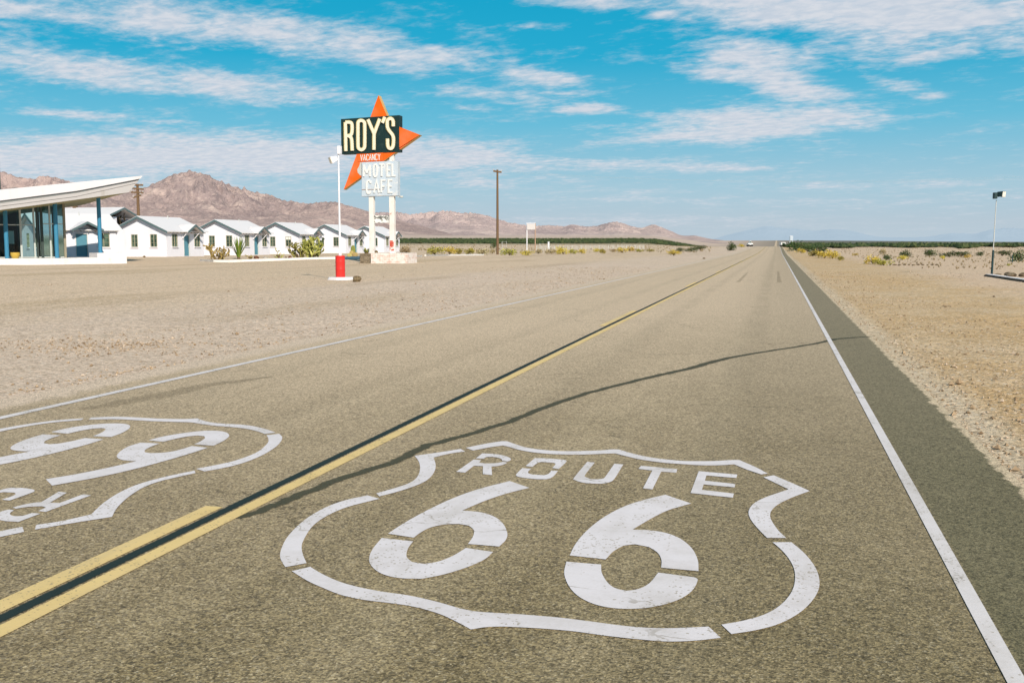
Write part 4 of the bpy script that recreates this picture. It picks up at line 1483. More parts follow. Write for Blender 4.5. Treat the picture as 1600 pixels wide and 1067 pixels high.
GC = 'white motel cabins in a row'
cabin = make_cabin('white motel cabin nearest of the row, with two gable windows in full view', GC)
STEP = 13.15 * C1.dot(FH) / 97 / math.cos(YAW) * 1.02
CABL = ['white motel cabin second in the row, behind the fan of long green blades',
        'white motel cabin third in the row, behind the largest cactus thicket',
        'white motel cabin fourth in the row, behind the white floodlight pole',
        'white motel cabin last in the row, seen between the posts of the tall sign']
for i, lab in enumerate(CABL):
    c = copy_tree(cabin)
    c.location = (fx, gy + STEP * (i + 1), GZ)
    c['label'] = lab
    if i == 1:
        w = [k for k in c.children if k.name.startswith('window')][1]
        f = [k for k in w.children if k.name.startswith('pane')][0]
        bb = [Vector(v.co) for v in f.data.vertices]
        x0, x1 = min(v.x for v in bb), max(v.x for v in bb); z0, z1 = min(v.z for v in bb), max(v.z for v in bb)
        b_ = MB(); b_.box((x0, -.02, z1 - (z1 - z0) * .3), (x1, .03, z1 + .03)); b_.build('blind', M['blind'], w)



def z0p(x, y):
    return x / 5.6, 260 + y / 5.6


# ruined building behind, gable end fallen open
def ruin():
    Zr = 118.0
    pk = DEP(*z0p(1065, 366), Zr)
    xg = pk.x

    def rp(x, y):
        return PLN(*z0p(x, y), (xg, 0, 0), Vector((1, 0, 0)))
    fe = rp(912, 441); be = rp(1168, 457); pk = rp(1065, 368)
    base = GZ
    t = thing('ruined_house', 'white roofed house with its gable end fallen open, behind the cabins', 'house', (xg, fe.y, base))
    hw = pk.y - fe.y
    E = fe.z - base; P = pk.z - base; Lx = 13.0
    rf = MB()
    for s0, s1, zz in ((0, hw, E), (2 * hw, hw, E - .1)):
        a = Vector((.35, s1, P)); b = Vector((.35, s0, zz))
        rf.prism([a, b, b + Vector((0, 0, .14)), a + Vector((0, 0, .14))], (-Lx, 0, 0))
    roof = rf.build('roof', M['roofwhite'], t)
    pw = MB(); pw.prism([(.36, -.05, E - .12), (.36, hw, P - .1), (.36, hw, P + .1), (.36, -.05, E + .08)], (.05, 0, 0))
    pw.prism([(.36, 2 * hw + .05, E - .22), (.36, hw, P - .1), (.36, hw, P + .1), (.36, 2 * hw + .05, E - .02)], (.05, 0, 0))
    pw.build('rake_board', M['tealtrim'], roof)
    w = MB()
    w.box((-Lx + .5, .3, -.2), (-.05, .5, E - .05)); w.box((-Lx + .5, 2 * hw - .5, -.2), (-.05, 2 * hw - .3, E - .15))
    w.box((-Lx + .5, .503, -.2), (-Lx + .7, 2 * hw - .503, E - .1)); w.box((-.25, .503, -.2), (-.05, 2 * hw - .503, E - .9))
    w.box((-.25, 1.6, E - .9), (-.05, 2.3, E + .05))
    w.build('wall', M['stucco'], t)
    rs = random.Random(3)
    for k in range(24):
        db = MB()
        y = rs.uniform(.6, 2 * hw - .6); z = E - .8 + rs.random() * (P - E) * max(0, 1 - abs(y - hw) / hw) + .3
        a = Vector((-rs.uniform(.0, 1.4), y, z)); d = Vector((rs.uniform(-.6, .3), rs.uniform(-.8, .8), rs.uniform(-.9, .5)))
        db.tube([a, a + d], .05, 4)
        db.build('fallen_rafter', M['ruin'], t)
    bk = MB(); bk.prism([(-1.6, .5, E - .9), (-1.6, 2 * hw - .5, E - .9), (-1.6, hw, P - .15)], (-.1, 0, 0)); bk.build('charred_panel', M['ruin'], t)
    ch = MB(); ch.box((-6.6, hw - .2, P), (-6.2, hw + .2, P + 1.5)); ch.build('chimney', M['wood'], t)


ruin()

# ------------------------------------------------------------------ CAFE
b0 = G(0, 413.6, 0.0); b1 = G(198.3, 411.2, 0.0)
cd = (b1 - b0).normalized(); cn = Vector((-cd.y, cd.x, 0))          # along the front, inward
CO = b1.copy()


def cpx(px, py, v):
    """pixel -> (u, z) on the plane v metres behind the plinth front"""
    p = PLN(px, py, CO + cn * v, cn)
    q = p - CO
    return q.dot(cd), p.z


def cw_(u, v, z):
    return Vector((u, v, z))


# the first cabin of all stands square to the cafe, half hidden behind it
cc = copy_tree(cabin)
pr = DEP(184.5, 390, 96.0)
oc = pr - cd * LEN
cc.location = (oc.x, oc.y, GZ); cc.rotation_euler = (0, 0, math.atan2(cd.y, cd.x) - math.pi / 2)
cc['label'] = 'white motel cabin turned towards the glass cafe and half hidden behind it'
cafe = thing('glass_cafe', 'glass walled cafe with upswept white wing roof and blue posts', 'cafe', (CO.x, CO.y, 0), math.atan2(cd.y, cd.x))
UL = -16.0
ptop = cpx(60, 403.8, 0)[1]
pl = MB(); pl.box((UL, 0, -.2), (0, 13, ptop)); pl.build('plinth', M['concrete'], cafe)
lu0, lz = cpx(152, 395.3, .25)
lu1, _ = cpx(197.8, 396, .25)
st = MB(); st.box((lu0, .25, ptop + .002), (lu1, 2.2, lz)); st.box((cpx(120, 400, .1)[0], .12, ptop - .25), (cpx(197, 400, .1)[0], .3, ptop + .02))
st.build('low_wall', M['concrete'], cafe)
# roof wing
VF = -1.95


def prof(pts):
    out = []
    for x, y in pts:
        u, z = cpx(x, y, VF)
        out.append((u, z))
    return out


def slab(name, pts, v0, v1, mat, parent, drop=.06):
    mb = MB()
    P = prof(pts)
    n = len(P)
    vs = [(u, v0, z - drop * (v0 - VF)) for u, z in P] + [(u, v1, z - drop * (v1 - VF)) for u, z in P]
    fs = [tuple(range(n)), tuple(range(2 * n - 1, n - 1, -1))] + [(i, i + n, (i + 1) % n + n, (i + 1) % n) for i in range(n)]
    mb.add(vs, fs)
    return mb.build(name, mat, parent)


roof = slab('roof', [(-80, 304.6), (0, 296.6), (120, 284.9), (222.5, 275.0), (219.5, 279.4), (120, 298.5), (0, 313.8), (-80, 324)], VF, 9.6, M['fascia'], cafe)
slab('gutter', [(-80, 324.2), (0, 314.0), (120, 298.7), (219.3, 279.6), (217, 282), (120, 301.5), (0, 318), (-80, 330)], VF + .14, 9.5, M['gutter'], roof)
slab('fascia', [(-80, 330.2), (0, 318.2), (120, 301.7), (217.2, 282.2), (214, 286), (120, 307), (0, 322.3), (-80, 336)], VF + .04, 9.55, M['fascia2'], roof)
slab('lower_fascia', [(-80, 336.2), (0, 322.5), (120, 307.2), (213.8, 286.2), (202, 300.6), (101, 314.6), (0, 328.2), (-80, 340)], VF + .09, VF + .35, M['fascia2'], roof)
slab('soffit', [(-80, 332), (0, 319), (120, 304), (205, 292), (201, 300.4), (101, 314.3), (0, 327.8), (-80, 339.6)], VF + .36, 9.4, M['soffit'], roof)


def soff(u, v):
    P = prof([(201, 300.4), (101, 314.3), (0, 327.8), (-80, 339.6)])
    us = [p[0] for p in P][::-1]; zs = [p[1] for p in P][::-1]
    return float(np.interp(u, us, zs)) - .06 * (v - VF)


for px, py in ((11.3, 403.0), (89.3, 402.0), (157.0, 395)):
    u, _ = cpx(px, py, .55)
    c = MB(); c.tube([(u, .55, ptop), (u, .55, soff(u, .55) + .05)], .155, 16)
    c.build('post', M['bluepost'], cafe, smooth=True)
# glazing
VG = 2.1


def gu(px):
    return cpx(px, 380, VG)[0]


gl_end = gu(101.5)
ug = gu(55)


def wall_glass(u0, u1, v0, v1):
    mb = MB()
    a = [(u0, v0, ptop + .1), (u1, v1, ptop + .1), (u1, v1, soff(u1, v1)), (u0, v0, soff(u0, v0))]
    mb.add(a, [(0, 1, 2, 3)])
    return mb.build('glass_wall', M['glass'], cafe)


wall_glass(UL, gl_end, VG, VG)
wall_glass(gl_end, gl_end, VG, 9.0)
for px, w, mat in ((-30, .07, 'aluminium'), (33, .07, 'aluminium'), (54, .06, 'aluminium'), (58.5, .06, 'darkframe'), (66, .10, 'darkframe'), (79, .06, 'aluminium'), (101.5, .09, 'rafter')):
    u = gu(px)
    m_ = MB(); m_.box((u - w, VG - .06, ptop), (u + w, VG + .06, soff(u, VG) + .05)); m_.build('mullion', M[mat], cafe)
for (u0, u1, z) in ((UL, ug, cpx(20, 351.5, VG)[1]), (UL, gl_end, ptop + .06), (gu(67), gl_end, cpx(80, 350, VG)[1])):
    m_ = MB(); m_.box((u0 + .1, VG - .045, z - .04), (u1 - .1, VG + .045, z + .04)); m_.build('transom', M['aluminium'], cafe)
for v in (5.0, 9.0):
    m_ = MB(); m_.box((gl_end - .06, v - .06, ptop), (gl_end + .06, v + .06, soff(gl_end, v) + .05)); m_.build('mullion', M['darkframe'], cafe)
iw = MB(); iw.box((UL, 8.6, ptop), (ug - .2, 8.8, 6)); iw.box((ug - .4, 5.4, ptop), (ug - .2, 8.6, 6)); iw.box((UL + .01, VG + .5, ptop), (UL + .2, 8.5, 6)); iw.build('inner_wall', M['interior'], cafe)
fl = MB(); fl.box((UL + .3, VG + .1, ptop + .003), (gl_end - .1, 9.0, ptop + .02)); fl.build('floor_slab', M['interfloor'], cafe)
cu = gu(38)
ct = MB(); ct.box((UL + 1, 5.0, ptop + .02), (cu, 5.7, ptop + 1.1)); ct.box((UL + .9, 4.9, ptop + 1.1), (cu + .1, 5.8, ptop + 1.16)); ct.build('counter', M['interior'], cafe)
wpn = MB(); u0, z0 = cpx(13, 381, VG + .3); u1, z1 = cpx(21.5, 361, VG + .3)
wpn.box((u0, VG + .3, z0), (u1, VG + .33, z1)); wpn.build('white_panel', M['white'], cafe)

pu, pz_ = cpx(24, 404, .55)
pp = CO + cd * pu + cn * .55
pot = thing('planter_pot', 'round yellow planter pot on the plinth of the cafe', 'planter', (pp.x, pp.y, ptop))
Zp = depth(pp); R_ = 78 / 5.6 / 2 / F * Zp; hh = 52 / 5.6 / F * Zp
mb = MB(); mb.lathe((0, 0, 0), [(R_ * .62, 0), (R_ * .9, hh * .35), (R_, hh * .7), (R_ * .98, hh), (R_ * .86, hh), (R_ * .84, hh * .8)], 24)
mb.build('pot', M['pot'], pot, smooth=True)
mb = MB(); mb.lathe((0, 0, 0), [(R_ * .2, hh * .76), (R_ * .8, hh * .8), (R_ * .1, hh * .82)], 20); mb.build('soil', M['wood'], pot)

am = thing('roof_mast', 'thin dark mast rising at the left edge above the cafe roof', 'mast', (0, 0, 0))
p = DEP(0.6, 300, 84)
mb = MB(); mb.tube([(p.x, p.y, GZ), (p.x, p.y, DEP(0, 240, 84).z)], .05, 8); mb.build('mast_pole', M['darkmetal'], am)


# ------------------------------------------------------------------ BIG SIGN
SB = G(590, 410.5, 0)                       # foot of the sign
SY = SB.y
NY = Vector((0, 1, 0))


def sp_(px, py, dy=0.0):
    return PLN(px, py, (0, SY + dy, 0), NY)


def S1(x, y):
    return 480 + x / 5.6, 130 + y / 5.6


def S2(x, y):
    return 500 + x / 7.4667, 230 + y / 7.4667


def S4(x, y):
    return 400 + x / 5.6, 300 + y / 5.6


def splane(fn, pts, dy):
    return [sp_(*fn(x, y), dy) - Vector((SB.x, SY, 0)) for x, y in pts]


sign = thing('motel_sign', 'tall roadside motel sign with black panel, cream letters and orange arrow', 'sign', (SB.x, SY, 0))


def stroke_poly(mb, pts3, w, dy, closed=False):
    """a stroke of width w in the XZ plane extruded by dy along -Y (towards the road user)"""
    P = [Vector((p.x, p.z)) for p in pts3]; y = pts3[0].y
    n = len(P)
    Lp = []; Rp = []
    for i in range(n):
        if closed:
            a = (P[i] - P[i - 1]).normalized(); b = (P[(i + 1) % n] - P[i]).normalized()
        else:
            a = (P[i] - P[i - 1]).normalized() if i > 0 else (P[1] - P[0]).normalized()
            b = (P[i + 1] - P[i]).normalized() if i < n - 1 else a
        t = (a + b)
        t = t.normalized() if t.length > 1e-6 else a
        nn = Vector((-t.y, t.x))
        k = 1 / max(.45, nn.dot(Vector((-a.y, a.x))))
        Lp.append(P[i] + nn * w / 2 * k); Rp.append(P[i] - nn * w / 2 * k)
    m = n if closed else n - 1
    for i in range(m):
        j = (i + 1) % n
        q = [Lp[i], Lp[j], Rp[j], Rp[i]]
        mb.prism([(v.x, y, v.y) for v in q], (0, -dy, 0))


def rnd(pts, it=2, closed=False):
    """corner-cutting for round letters"""
    P = [Vector(p) for p in pts]
    for _ in range(it):
        Q = [] if closed else [P[0]]
        n = len(P)
        for i in range(n if closed else n - 1):
            a, b = P[i], P[(i + 1) % n]
            Q += [a.lerp(b, .25), a.lerp(b, .75)]
        if not closed:
            Q.append(P[-1])
        P = Q
    return [tuple(p) for p in P]


# main black panel
face = splane(S1, [(294, 316), (806, 281), (806, 603), (298, 624)], 0)
mb = MB(); mb.prism(face, (0, .72, 0)); panel = mb.build('sign_panel', M['black'], sign, bevel=.02)
LET = {
    'R': [([(340, 596), (336, 345)], 0), (rnd([(336, 345), (386, 343), (396, 372), (394, 435), (384, 460), (338, 464)]), 0), (rnd([(366, 464), (386, 478), (392, 500), (396, 592)]), 0)],
    'O': [(rnd([(446, 372), (446, 340), (475, 325), (503, 342), (506, 372), (506, 540), (503, 572), (476, 588), (449, 574), (446, 540)], 2, True), 1)],
    'Y': [([(533, 320), (587, 446)], 0), ([(637, 314), (587, 446)], 0), ([(587, 436), (586, 585)], 0)],
    "'": [([(682, 298), (660, 350)], 0)],
    'S': [(rnd([(755, 380), (755, 328), (730, 306), (703, 326), (702, 350), (703, 390), (718, 418), (748, 452), (758, 482), (757, 530), (750, 566), (728, 578), (706, 560), (705, 488)]), 0)],
}
for ch, strokes in LET.items():
    a = MB(); b = MB()
    for si, (pts, closed) in enumerate(strokes):
        stroke_poly(a, splane(S1, pts, -.003 - .005 * si), .285, .10, closed)
        stroke_poly(b, splane(S1, pts, -.118 - .005 * si), .24, .03, closed)
    lo = a.build('letter', M['yellowedge'], panel)
    b.build('letter_face', M['cream'], lo)

# orange arrow: one long dart through the panel
A_, B_, C_, D_2 = (590.7, 149.2), (609.2, 193.3), (655.6, 211.0), (536.5, 296.5)


def arrow(dy):
    return [sp_(x, y, dy) - Vector((SB.x, SY, 0)) for x, y in (A_, B_, C_, D_2)]


a0 = arrow(.0)
mb = MB()
pts = [Vector((p.x, .06, p.z)) for p in a0]
n = 4
vs = pts + [p + Vector((0, .56, 0)) for p in pts]
mb.add(vs, [(0, 1, 2, 3), (7, 6, 5, 4)])
# the head passes over the side face of the panel
ar = mb.build('arrow', M['orange'], sign)
ed = MB(); ed.add(vs, [(i, i + 4, (i + 1) % 4 + 4, (i + 1) % 4) for i in range(4)]); ed.build('arrow_edge', M['orangedge'], ar)
hd = MB()
h3 = splane(lambda x, y: (x, y), [(623.9, 198.6), (655.6, 211.0), (623.9, 231.0)], -.0)
hd.prism([Vector((p.x + .02, -.05, p.z)) for p in h3], (0, .10, 0)); hd.build('arrow_head', M['orange'], ar)
# faded bite out of the tail
ft = splane(S2, [(470, 176), (512, 190), (512, 318), (476, 336), (440, 300), (434, 262), (452, 232), (462, 205)], .04)
mb = MB(); mb.prism(ft, (0, .03, 0)); mb.build('faded_patch', M['galv'], ar)

# vacancy strip
GLY = {'V': [([(0, 0), (.5, 1), (1, 0)], 0)], 'A': [([(0, 1), (.5, 0), (1, 1)], 0), ([(.22, .62), (.78, .62)], 0)],
       'C': [(rnd([(1, .22), (.85, 0), (.2, 0), (0, .25), (0, .75), (.2, 1), (.85, 1), (1, .78)], 1), 0)], 'N': [([(0, 1), (0, 0)], 0), ([(0, 0), (1, 1)], 0), ([(1, 1), (1, 0)], 0)],
       'Y': [([(0, 0), (.5, .5), (1, 0)], 0), ([(.5, .5), (.5, 1)], 0)], 'M': [([(0, 1), (0, 0)], 0), ([(0, 0), (.5, .7)], 0), ([(.5, .7), (1, 0)], 0), ([(1, 0), (1, 1)], 0)],
       'O': [(rnd([(0, .25), (.2, 0), (.8, 0), (1, .25), (1, .75), (.8, 1), (.2, 1), (0, .75)], 1, True), 1)], 'T': [([(0, 0), (1, 0)], 0), ([(.5, 0), (.5, 1)], 0)],
       'E': [([(1, 0), (0, 0), (0, 1), (1, 1)], 0), ([(0, .5), (.8, .5)], 0)], 'L': [([(0, 0), (0, 1), (1, 1)], 0)], 'F': [([(1, 0), (0, 0), (0, 1)], 0), ([(0, .5), (.8, .5)], 0)]}


def word(chars, boxes, fn, dy, w, ext, mat, parent):
    for ch, (x0, y0_, x1, y1_) in zip(chars, boxes):
        mb = MB()
        for si, (pts, closed) in enumerate(GLY[ch]):
            stroke_poly(mb, splane(fn, [(x0 + (x1 - x0) * a, y0_ + (y1_ - y0_) * b) for a, b in pts], dy - .006 * si), w, ext, closed)
        mb.build('letter', mat, parent)


vs_ = splane(S2, [(440, 86), (738, 64), (738, 160), (700, 163), (440, 172)], .02)
mb = MB(); mb.prism(vs_, (0, .035, 0)); vac = mb.build('vacancy_strip', M['orange'], sign)
bx = []
for i in range(7):
    x0 = 474 + i * 34.2; yt = 92 - i * 1.8; yb = 158 - i * .9
    bx.append((x0, yt, x0 + 23, yb))
word('VACANCY', bx, S2, .012, .052, .03, M['ltwhite'], vac)

# lower cabinet
cab = splane(S2, [(487, 178), (904, 160), (904, 568), (484, 577)], -.10)
mb = MB(); mb.prism(cab, (0, .62, 0)); cabinet = mb.build('lower_cabinet', M['paleblue'], sign, bevel=.02)
word('MOTEL', [(512, 208, 586, 345), (628, 205, 668, 345), (694, 200, 748, 342), (786, 197, 826, 338), (846, 193, 884, 334)], S2, -.108, .15, .06, M['ltwhite'], cabinet)
word('CAFE', [(546, 392, 592, 540), (632, 388, 690, 535), (718, 386, 766, 530), (800, 384, 848, 527)], S2, -.108, .15, .06, M['ltwhite'], cabinet)
rs_ = splane(S2, [(490, 494), (745, 489), (745, 495), (490, 500)], -.104)
mb = MB(); mb.prism(rs_, (0, -.03, 0)); mb.build('rust_line', M['rust'], cabinet)
lp = splane(S2, [(905, 585), (950, 580)], .1)
mb = MB(); mb.tube([lp[0], lp[1]], .03, 6); mb.blob(lp[1], .13, 3, .1, (1.3, 1, .7), 2); mb.build('side_lamp', M['galv'], cabinet, smooth=True)
jt = splane(S2, [(810, 60), (860, 60), (856, 175), (812, 178)], .2)
mb = MB(); mb.prism(jt, (0, .3, 0)); mb.build('joining_bracket', M['post'], sign)

# posts
for i, (xa, xb, yt, yb) in enumerate(((991, 1030, 30, 560), (1168, 1209, 30, 548))):
    q = splane(S4, [(xa, yt), (xb, yt), (xb, yb), (xa, yb)], 0.05)
    x0 = (q[0].x + q[3].x) / 2; x1 = (q[1].x + q[2].x) / 2
    mb = MB(); mb.box((x0, .0, .1), (x1, .42, q[0].z)); po = mb.build('post', M['post'], sign, bevel=.015)
    if i == 1:
        r4 = splane(S4, [(1172, 425), (1205, 425), (1205, 515), (1172, 515)], 0)
        mb = MB(); mb.box((x0 + .02, -.006, r4[2].z), (x1 - .02, -.001, r4[0].z)); mb.build('red_patch', M['redpatch'], po)
sm = splane(S4, [(1016, 208), (1168, 206), (1168, 270), (1020, 272)], .15)
mb = MB(); mb.prism(sm, (0, .1, 0)); mb.build('peeling_board', M['peelboard'], sign)

# brick planter at the foot
q0 = G(561.8, 409.6); q1 = G(636, 409.6)
pa = splane(S4, [(1003, 545), (1322, 541), (1322, 615), (1003, 618)], -.9)
mb = MB(); mb.box((pa[0].x, -.9, -.1), (pa[1].x, 1.4, max(.8, pa[0].z))); zt = max(.8, pa[0].z)
plant = thing('brick_planter', 'low planter of flaking whitewashed brick around the sign posts', 'planter', (SB.x, SY, 0))
mb.build('brick_wall', M['brick'], plant, bevel=.02)
pb = splane(S4, [(906, 540), (1000, 540), (1000, 612)], -.75)
sw = thing('stone_planter', 'low dark stone planter with a spiky plant, left of the sign posts', 'planter', (SB.x, SY, 0))
mb = MB(); mb.box((pb[0].x, -.75, -.1), (pa[0].x - .004, 1.2, pb[0].z)); mb.build('stone_wall', M['stone'], sw, bevel=.03)

# ------------------------------------------------------------------ FLOODLIGHT POLE WITH RED BARREL
LB = G(532, 436)
ZLp = depth(LB)
fl_ = thing('floodlight_pole', 'white pole with floodlight rising from a red barrel beside the lot', 'lamp post', (LB.x, LB.y, 0))
mpp = ZLp / F
prise = .10
tz = DEP(533, 231, ZLp).z
bt = DEP(532, 400, ZLp).z
r_b = 41.5 / 5.6 * mpp
mb = MB()
mb.lathe((0, 0, 0), [(r_b, prise - .02), (r_b, prise + .30), (r_b * 1.025, prise + .32), (r_b * 1.025, prise + .335), (r_b, prise + .355), (r_b, prise + .62), (r_b * 1.025, prise + .64), (r_b * 1.025, prise + .655), (r_b, prise + .675), (r_b, bt - .02), (r_b * 1.02, bt - .01), (r_b * 1.02, bt + .01), (r_b * .95, bt + .012), (r_b * .93, bt - .02)], 28)
mb.build('barrel', M['red'], fl_, smooth=True)
mb = MB(); mb.tube([(0, 0, bt - .05), (0, 0, tz * .55), (0, 0, tz)], [.047, .042, .036], 12); mb.build('pole', M['white'], fl_, smooth=True)
mb = MB(); mb.lathe((0, 0, 0), [(.07, bt - .03), (.075, bt + .1), (.05, bt + .13)], 14); mb.build('pole_collar', M['white'], fl_)
bw = 17 / 5.6 * mpp
mb = MB(); mb.box((-bw + .06, -.1, DEP(533, 241.5, ZLp).z), (bw + .04, .1, DEP(533, 228.5, ZLp).z)); mb.build('junction_box', M['white'], fl_, bevel=.015)


def lamp_head(parent, c, w, h, d, ax, tilt, body, lens):
    """flood head: tapered housing whose lens looks along ax, tilted down"""
    ax = Vector(ax).normalized(); side = Vector((-ax.y, ax.x, 0)).normalized()
    fw_ = (ax * math.cos(tilt) - Vector((0, 0, 1)) * math.sin(tilt)); up_ = side.cross(fw_) * -1
    if up_.z < 0:
        up_ = -up_
    c = Vector(c)
    mb = MB()
    vs = []
    for k, s in ((0, .62), (d, 1.0)):
        for a, b in ((-1, -1), (1, -1), (1, 1), (-1, 1)):
            vs.append(c + fw_ * k + side * (a * w / 2 * s) + up_ * (b * h / 2 * s))
    mb.add(vs, [(0, 3, 2, 1), (4, 5, 6, 7), (0, 1, 5, 4), (1, 2, 6, 5), (2, 3, 7, 6), (3, 0, 4, 7)])
    hd_ = mb.build('lamp_housing', body, parent, bevel=.015)
    mb = MB()
    e = c + fw_ * (d + .004)
    vs = [e + side * (a * w * .44) + up_ * (b * h * .43) for a, b in ((-1, -1), (1, -1), (1, 1), (-1, 1))]
    mb.prism(vs, fw_ * .02); mb.build('lens', lens, hd_)
    return hd_


hc_ = DEP(522, 247.5, ZLp) - Vector((LB.x, LB.y, 0))
lamp_head(fl_, hc_ + RT * .12, .34, .30, .30, -RT * .9 - FH * .45, .35, M['white'], M['lens'])
mb = MB(); mb.tube([(0, 0, hc_.z - .03), hc_ * .5 + Vector((0, 0, hc_.z * .5 + .06)), hc_ + RT * .16], .022, 6); mb.build('bracket_arm', M['galv'], fl_)
pd = thing('concrete_pad', 'white concrete pad under the red barrel', 'concrete pad', (LB.x, LB.y, 0))
mb = MB()
rs = random.Random(2)
poly = []
for k in range(22):
    a = 2 * math.pi * k / 22
    q = RT * (math.cos(a) * .60 * rs.uniform(.93, 1.05)) + FH * (math.sin(a) * .62 * rs.uniform(.93, 1.05))
    poly.append(Vector((q.x, q.y, -.06)))
vs = poly + [p * .86 + Vector((0, 0, .06 * .86 + .085)) for p in poly]
mb.add(vs, [tuple(range(22, 44))] + [(i, (i + 1) % 22, (i + 1) % 22 + 22, i + 22) for i in range(22)])
mb.build('pad', M['concrete'], pd)


def rock(px, py, w, h, label, mat='rock', group=None, seed=1):
    p = T(px, py)
    Z = depth(p); r = w / F * Z / 2
    o = MB().blob((0, 0, 0), r, seed, .42, (1, .9, h / w * 1.25), 3).build('rock', M[mat], None, smooth=False)
    o.location = (p.x, p.y, float(terr(p.x, p.y)) + h / F * Z * .40)
    o.rotation_euler = (0, 0, seed)
    tag(o, label, 'rock', group)
    return o


rock(557, 439.5, 13, 9, 'brown rock lying beside the red barrel', seed=4)


# ------------------------------------------------------------------ PLANTED BED IN FRONT OF THE CABINS
def kerb(pts, label, h=.17, w=.22, py_dz=0):
    P = [T(x, y) for x, y in pts]
    mb = MB()
    rs = random.Random(len(pts))
    Lp = []
    for i in range(len(P)):
        d = (P[min(i + 1, len(P) - 1)] - P[max(i - 1, 0)]); d.z = 0; d.normalize()
        n = Vector((-d.y, d.x, 0))
        z = float(terr(P[i].x, P[i].y))
        Lp.append((P[i] - n * w / 2, P[i] + n * w / 2, z))
    for i in range(len(P) - 1):
        a, b, z0 = Lp[i]; c, d_, z1 = Lp[i + 1]
        vs = [Vector((v.x, v.y, z - .1)) for v, z in ((a, z0), (b, z0), (d_, z1), (c, z1))] + [Vector((v.x, v.y, z + h)) for v, z in ((a, z0), (b, z0), (d_, z1), (c, z1))]
        mb.add(vs, [(0, 1, 2, 3), (7, 6, 5, 4), (0, 4, 5, 1), (2, 6, 7, 3)] + ([(3, 7, 4, 0)] if i == 0 else []) + ([(1, 5, 6, 2)] if i == len(P) - 2 else []))
        mb.add([vs[0], vs[3], vs[7], vs[4]], [(0, 1, 2, 3)]); mb.add([vs[1], vs[2], vs[6], vs[5]], [(3, 2, 1, 0)])
    o = mb.build('kerb', M['curb'])
    tag(o, label, 'kerb')
    return o


kerb([(314, 408.2), (335, 408.9), (359, 409.2), (385, 408.2), (420, 407.0), (460, 405.8), (502, 404.6), (541, 404.0), (562, 403.2)], 'long low white kerb edging the cactus bed before the cabins', .16)
kerb([(636, 401.6), (658, 401.0)], 'short white kerb piece just right of the brick planter', .12)
kerb([(664.6, 399.8), (700, 399.4), (755, 398.6)], 'low white kerb strip before the row of bushes near the utility pole', .12)


def cholla(px, py, w, h, label, mat, n=150, seed=1, fat=.085, group=None, name='cholla_cactus'):
    p = T(px, py)
    Z = depth(p); W_ = w / F * Z; H_ = h / F * Z
    rs = random.Random(seed)
    t = thing(name, label, 'cactus', (p.x, p.y, float(terr(p.x, p.y))), 0, group)
    mb = MB(); br = MB()
    tips = []
    for k in range(9):
        a = rs.uniform(0, 6.28); q = rs.uniform(.05, .25)
        tips.append((Vector((math.cos(a) * q * W_, math.sin(a) * q * W_, 0)), Vector((math.cos(a) * rs.uniform(.2, 1), math.sin(a) * rs.uniform(.2, 1), rs.uniform(.5, 1.2))).normalized()))
    cnt = 0
    while cnt < n and tips:
        b, d = tips.pop(rs.randrange(len(tips)))
        l = rs.uniform(.10, .19) * H_
        e = b + d * l
        if abs(e.x) > W_ * .52 or abs(e.y) > W_ * .52 or e.z > H_ * (1.02 - .35 * (abs(e.x) / (W_ * .5)) ** 2 * rs.random()) or e.z < 0:
            if cnt > 12:
                continue
        r = fat * l * 5 * rs.uniform(.7, 1.15) * .5
        mb.tube([b - d * l * .08, b + d * l * .2, b + d * l * .75, e + d * l * .06], [r * .45, r, r * 1.05, r * .4], 6)
        cnt += 1
        for _ in range(rs.choice((1, 2, 2, 3))):
            d2 = (d + Vector((rs.uniform(-.9, .9), rs.uniform(-.9, .9), rs.uniform(-.35, .8)))).normalized()
            tips.append((e, d2))
    mb.build('joints', M[mat], t)
    st = MB()
    for k in range(5):
        a = rs.uniform(0, 6.28)
        st.tube([(0, 0, -.1), (math.cos(a) * W_ * .2, math.sin(a) * W_ * .2, H_ * .3)], [.06, .03], 5)
    st.build('stems', M['stem'], t)
    return t


GB = 'cacti in the kerbed bed'
cholla(339, 405.5, 44, 25, 'sprawling golden brown cholla cactus at the left end of the kerbed bed', 'cholla', 190, 3, .10, GB)
cholla(391, 404.5, 17, 11, 'small brown cholla cactus at the foot of the green blades', 'cholla', 60, 5, .10, GB)
cholla(436, 403.6, 16, 18, 'small open pale cholla cactus alone in the middle of the bed', 'pear', 46, 8, .075, GB)
cholla(467, 403.4, 29, 25, 'left half of the big cactus thicket, paler and looser', 'pear', 240, 9, .10, GB)
cholla(488, 403.4, 32, 33, 'right half of the big cactus thicket, taller and greener', 'pear', 300, 13, .10, GB)


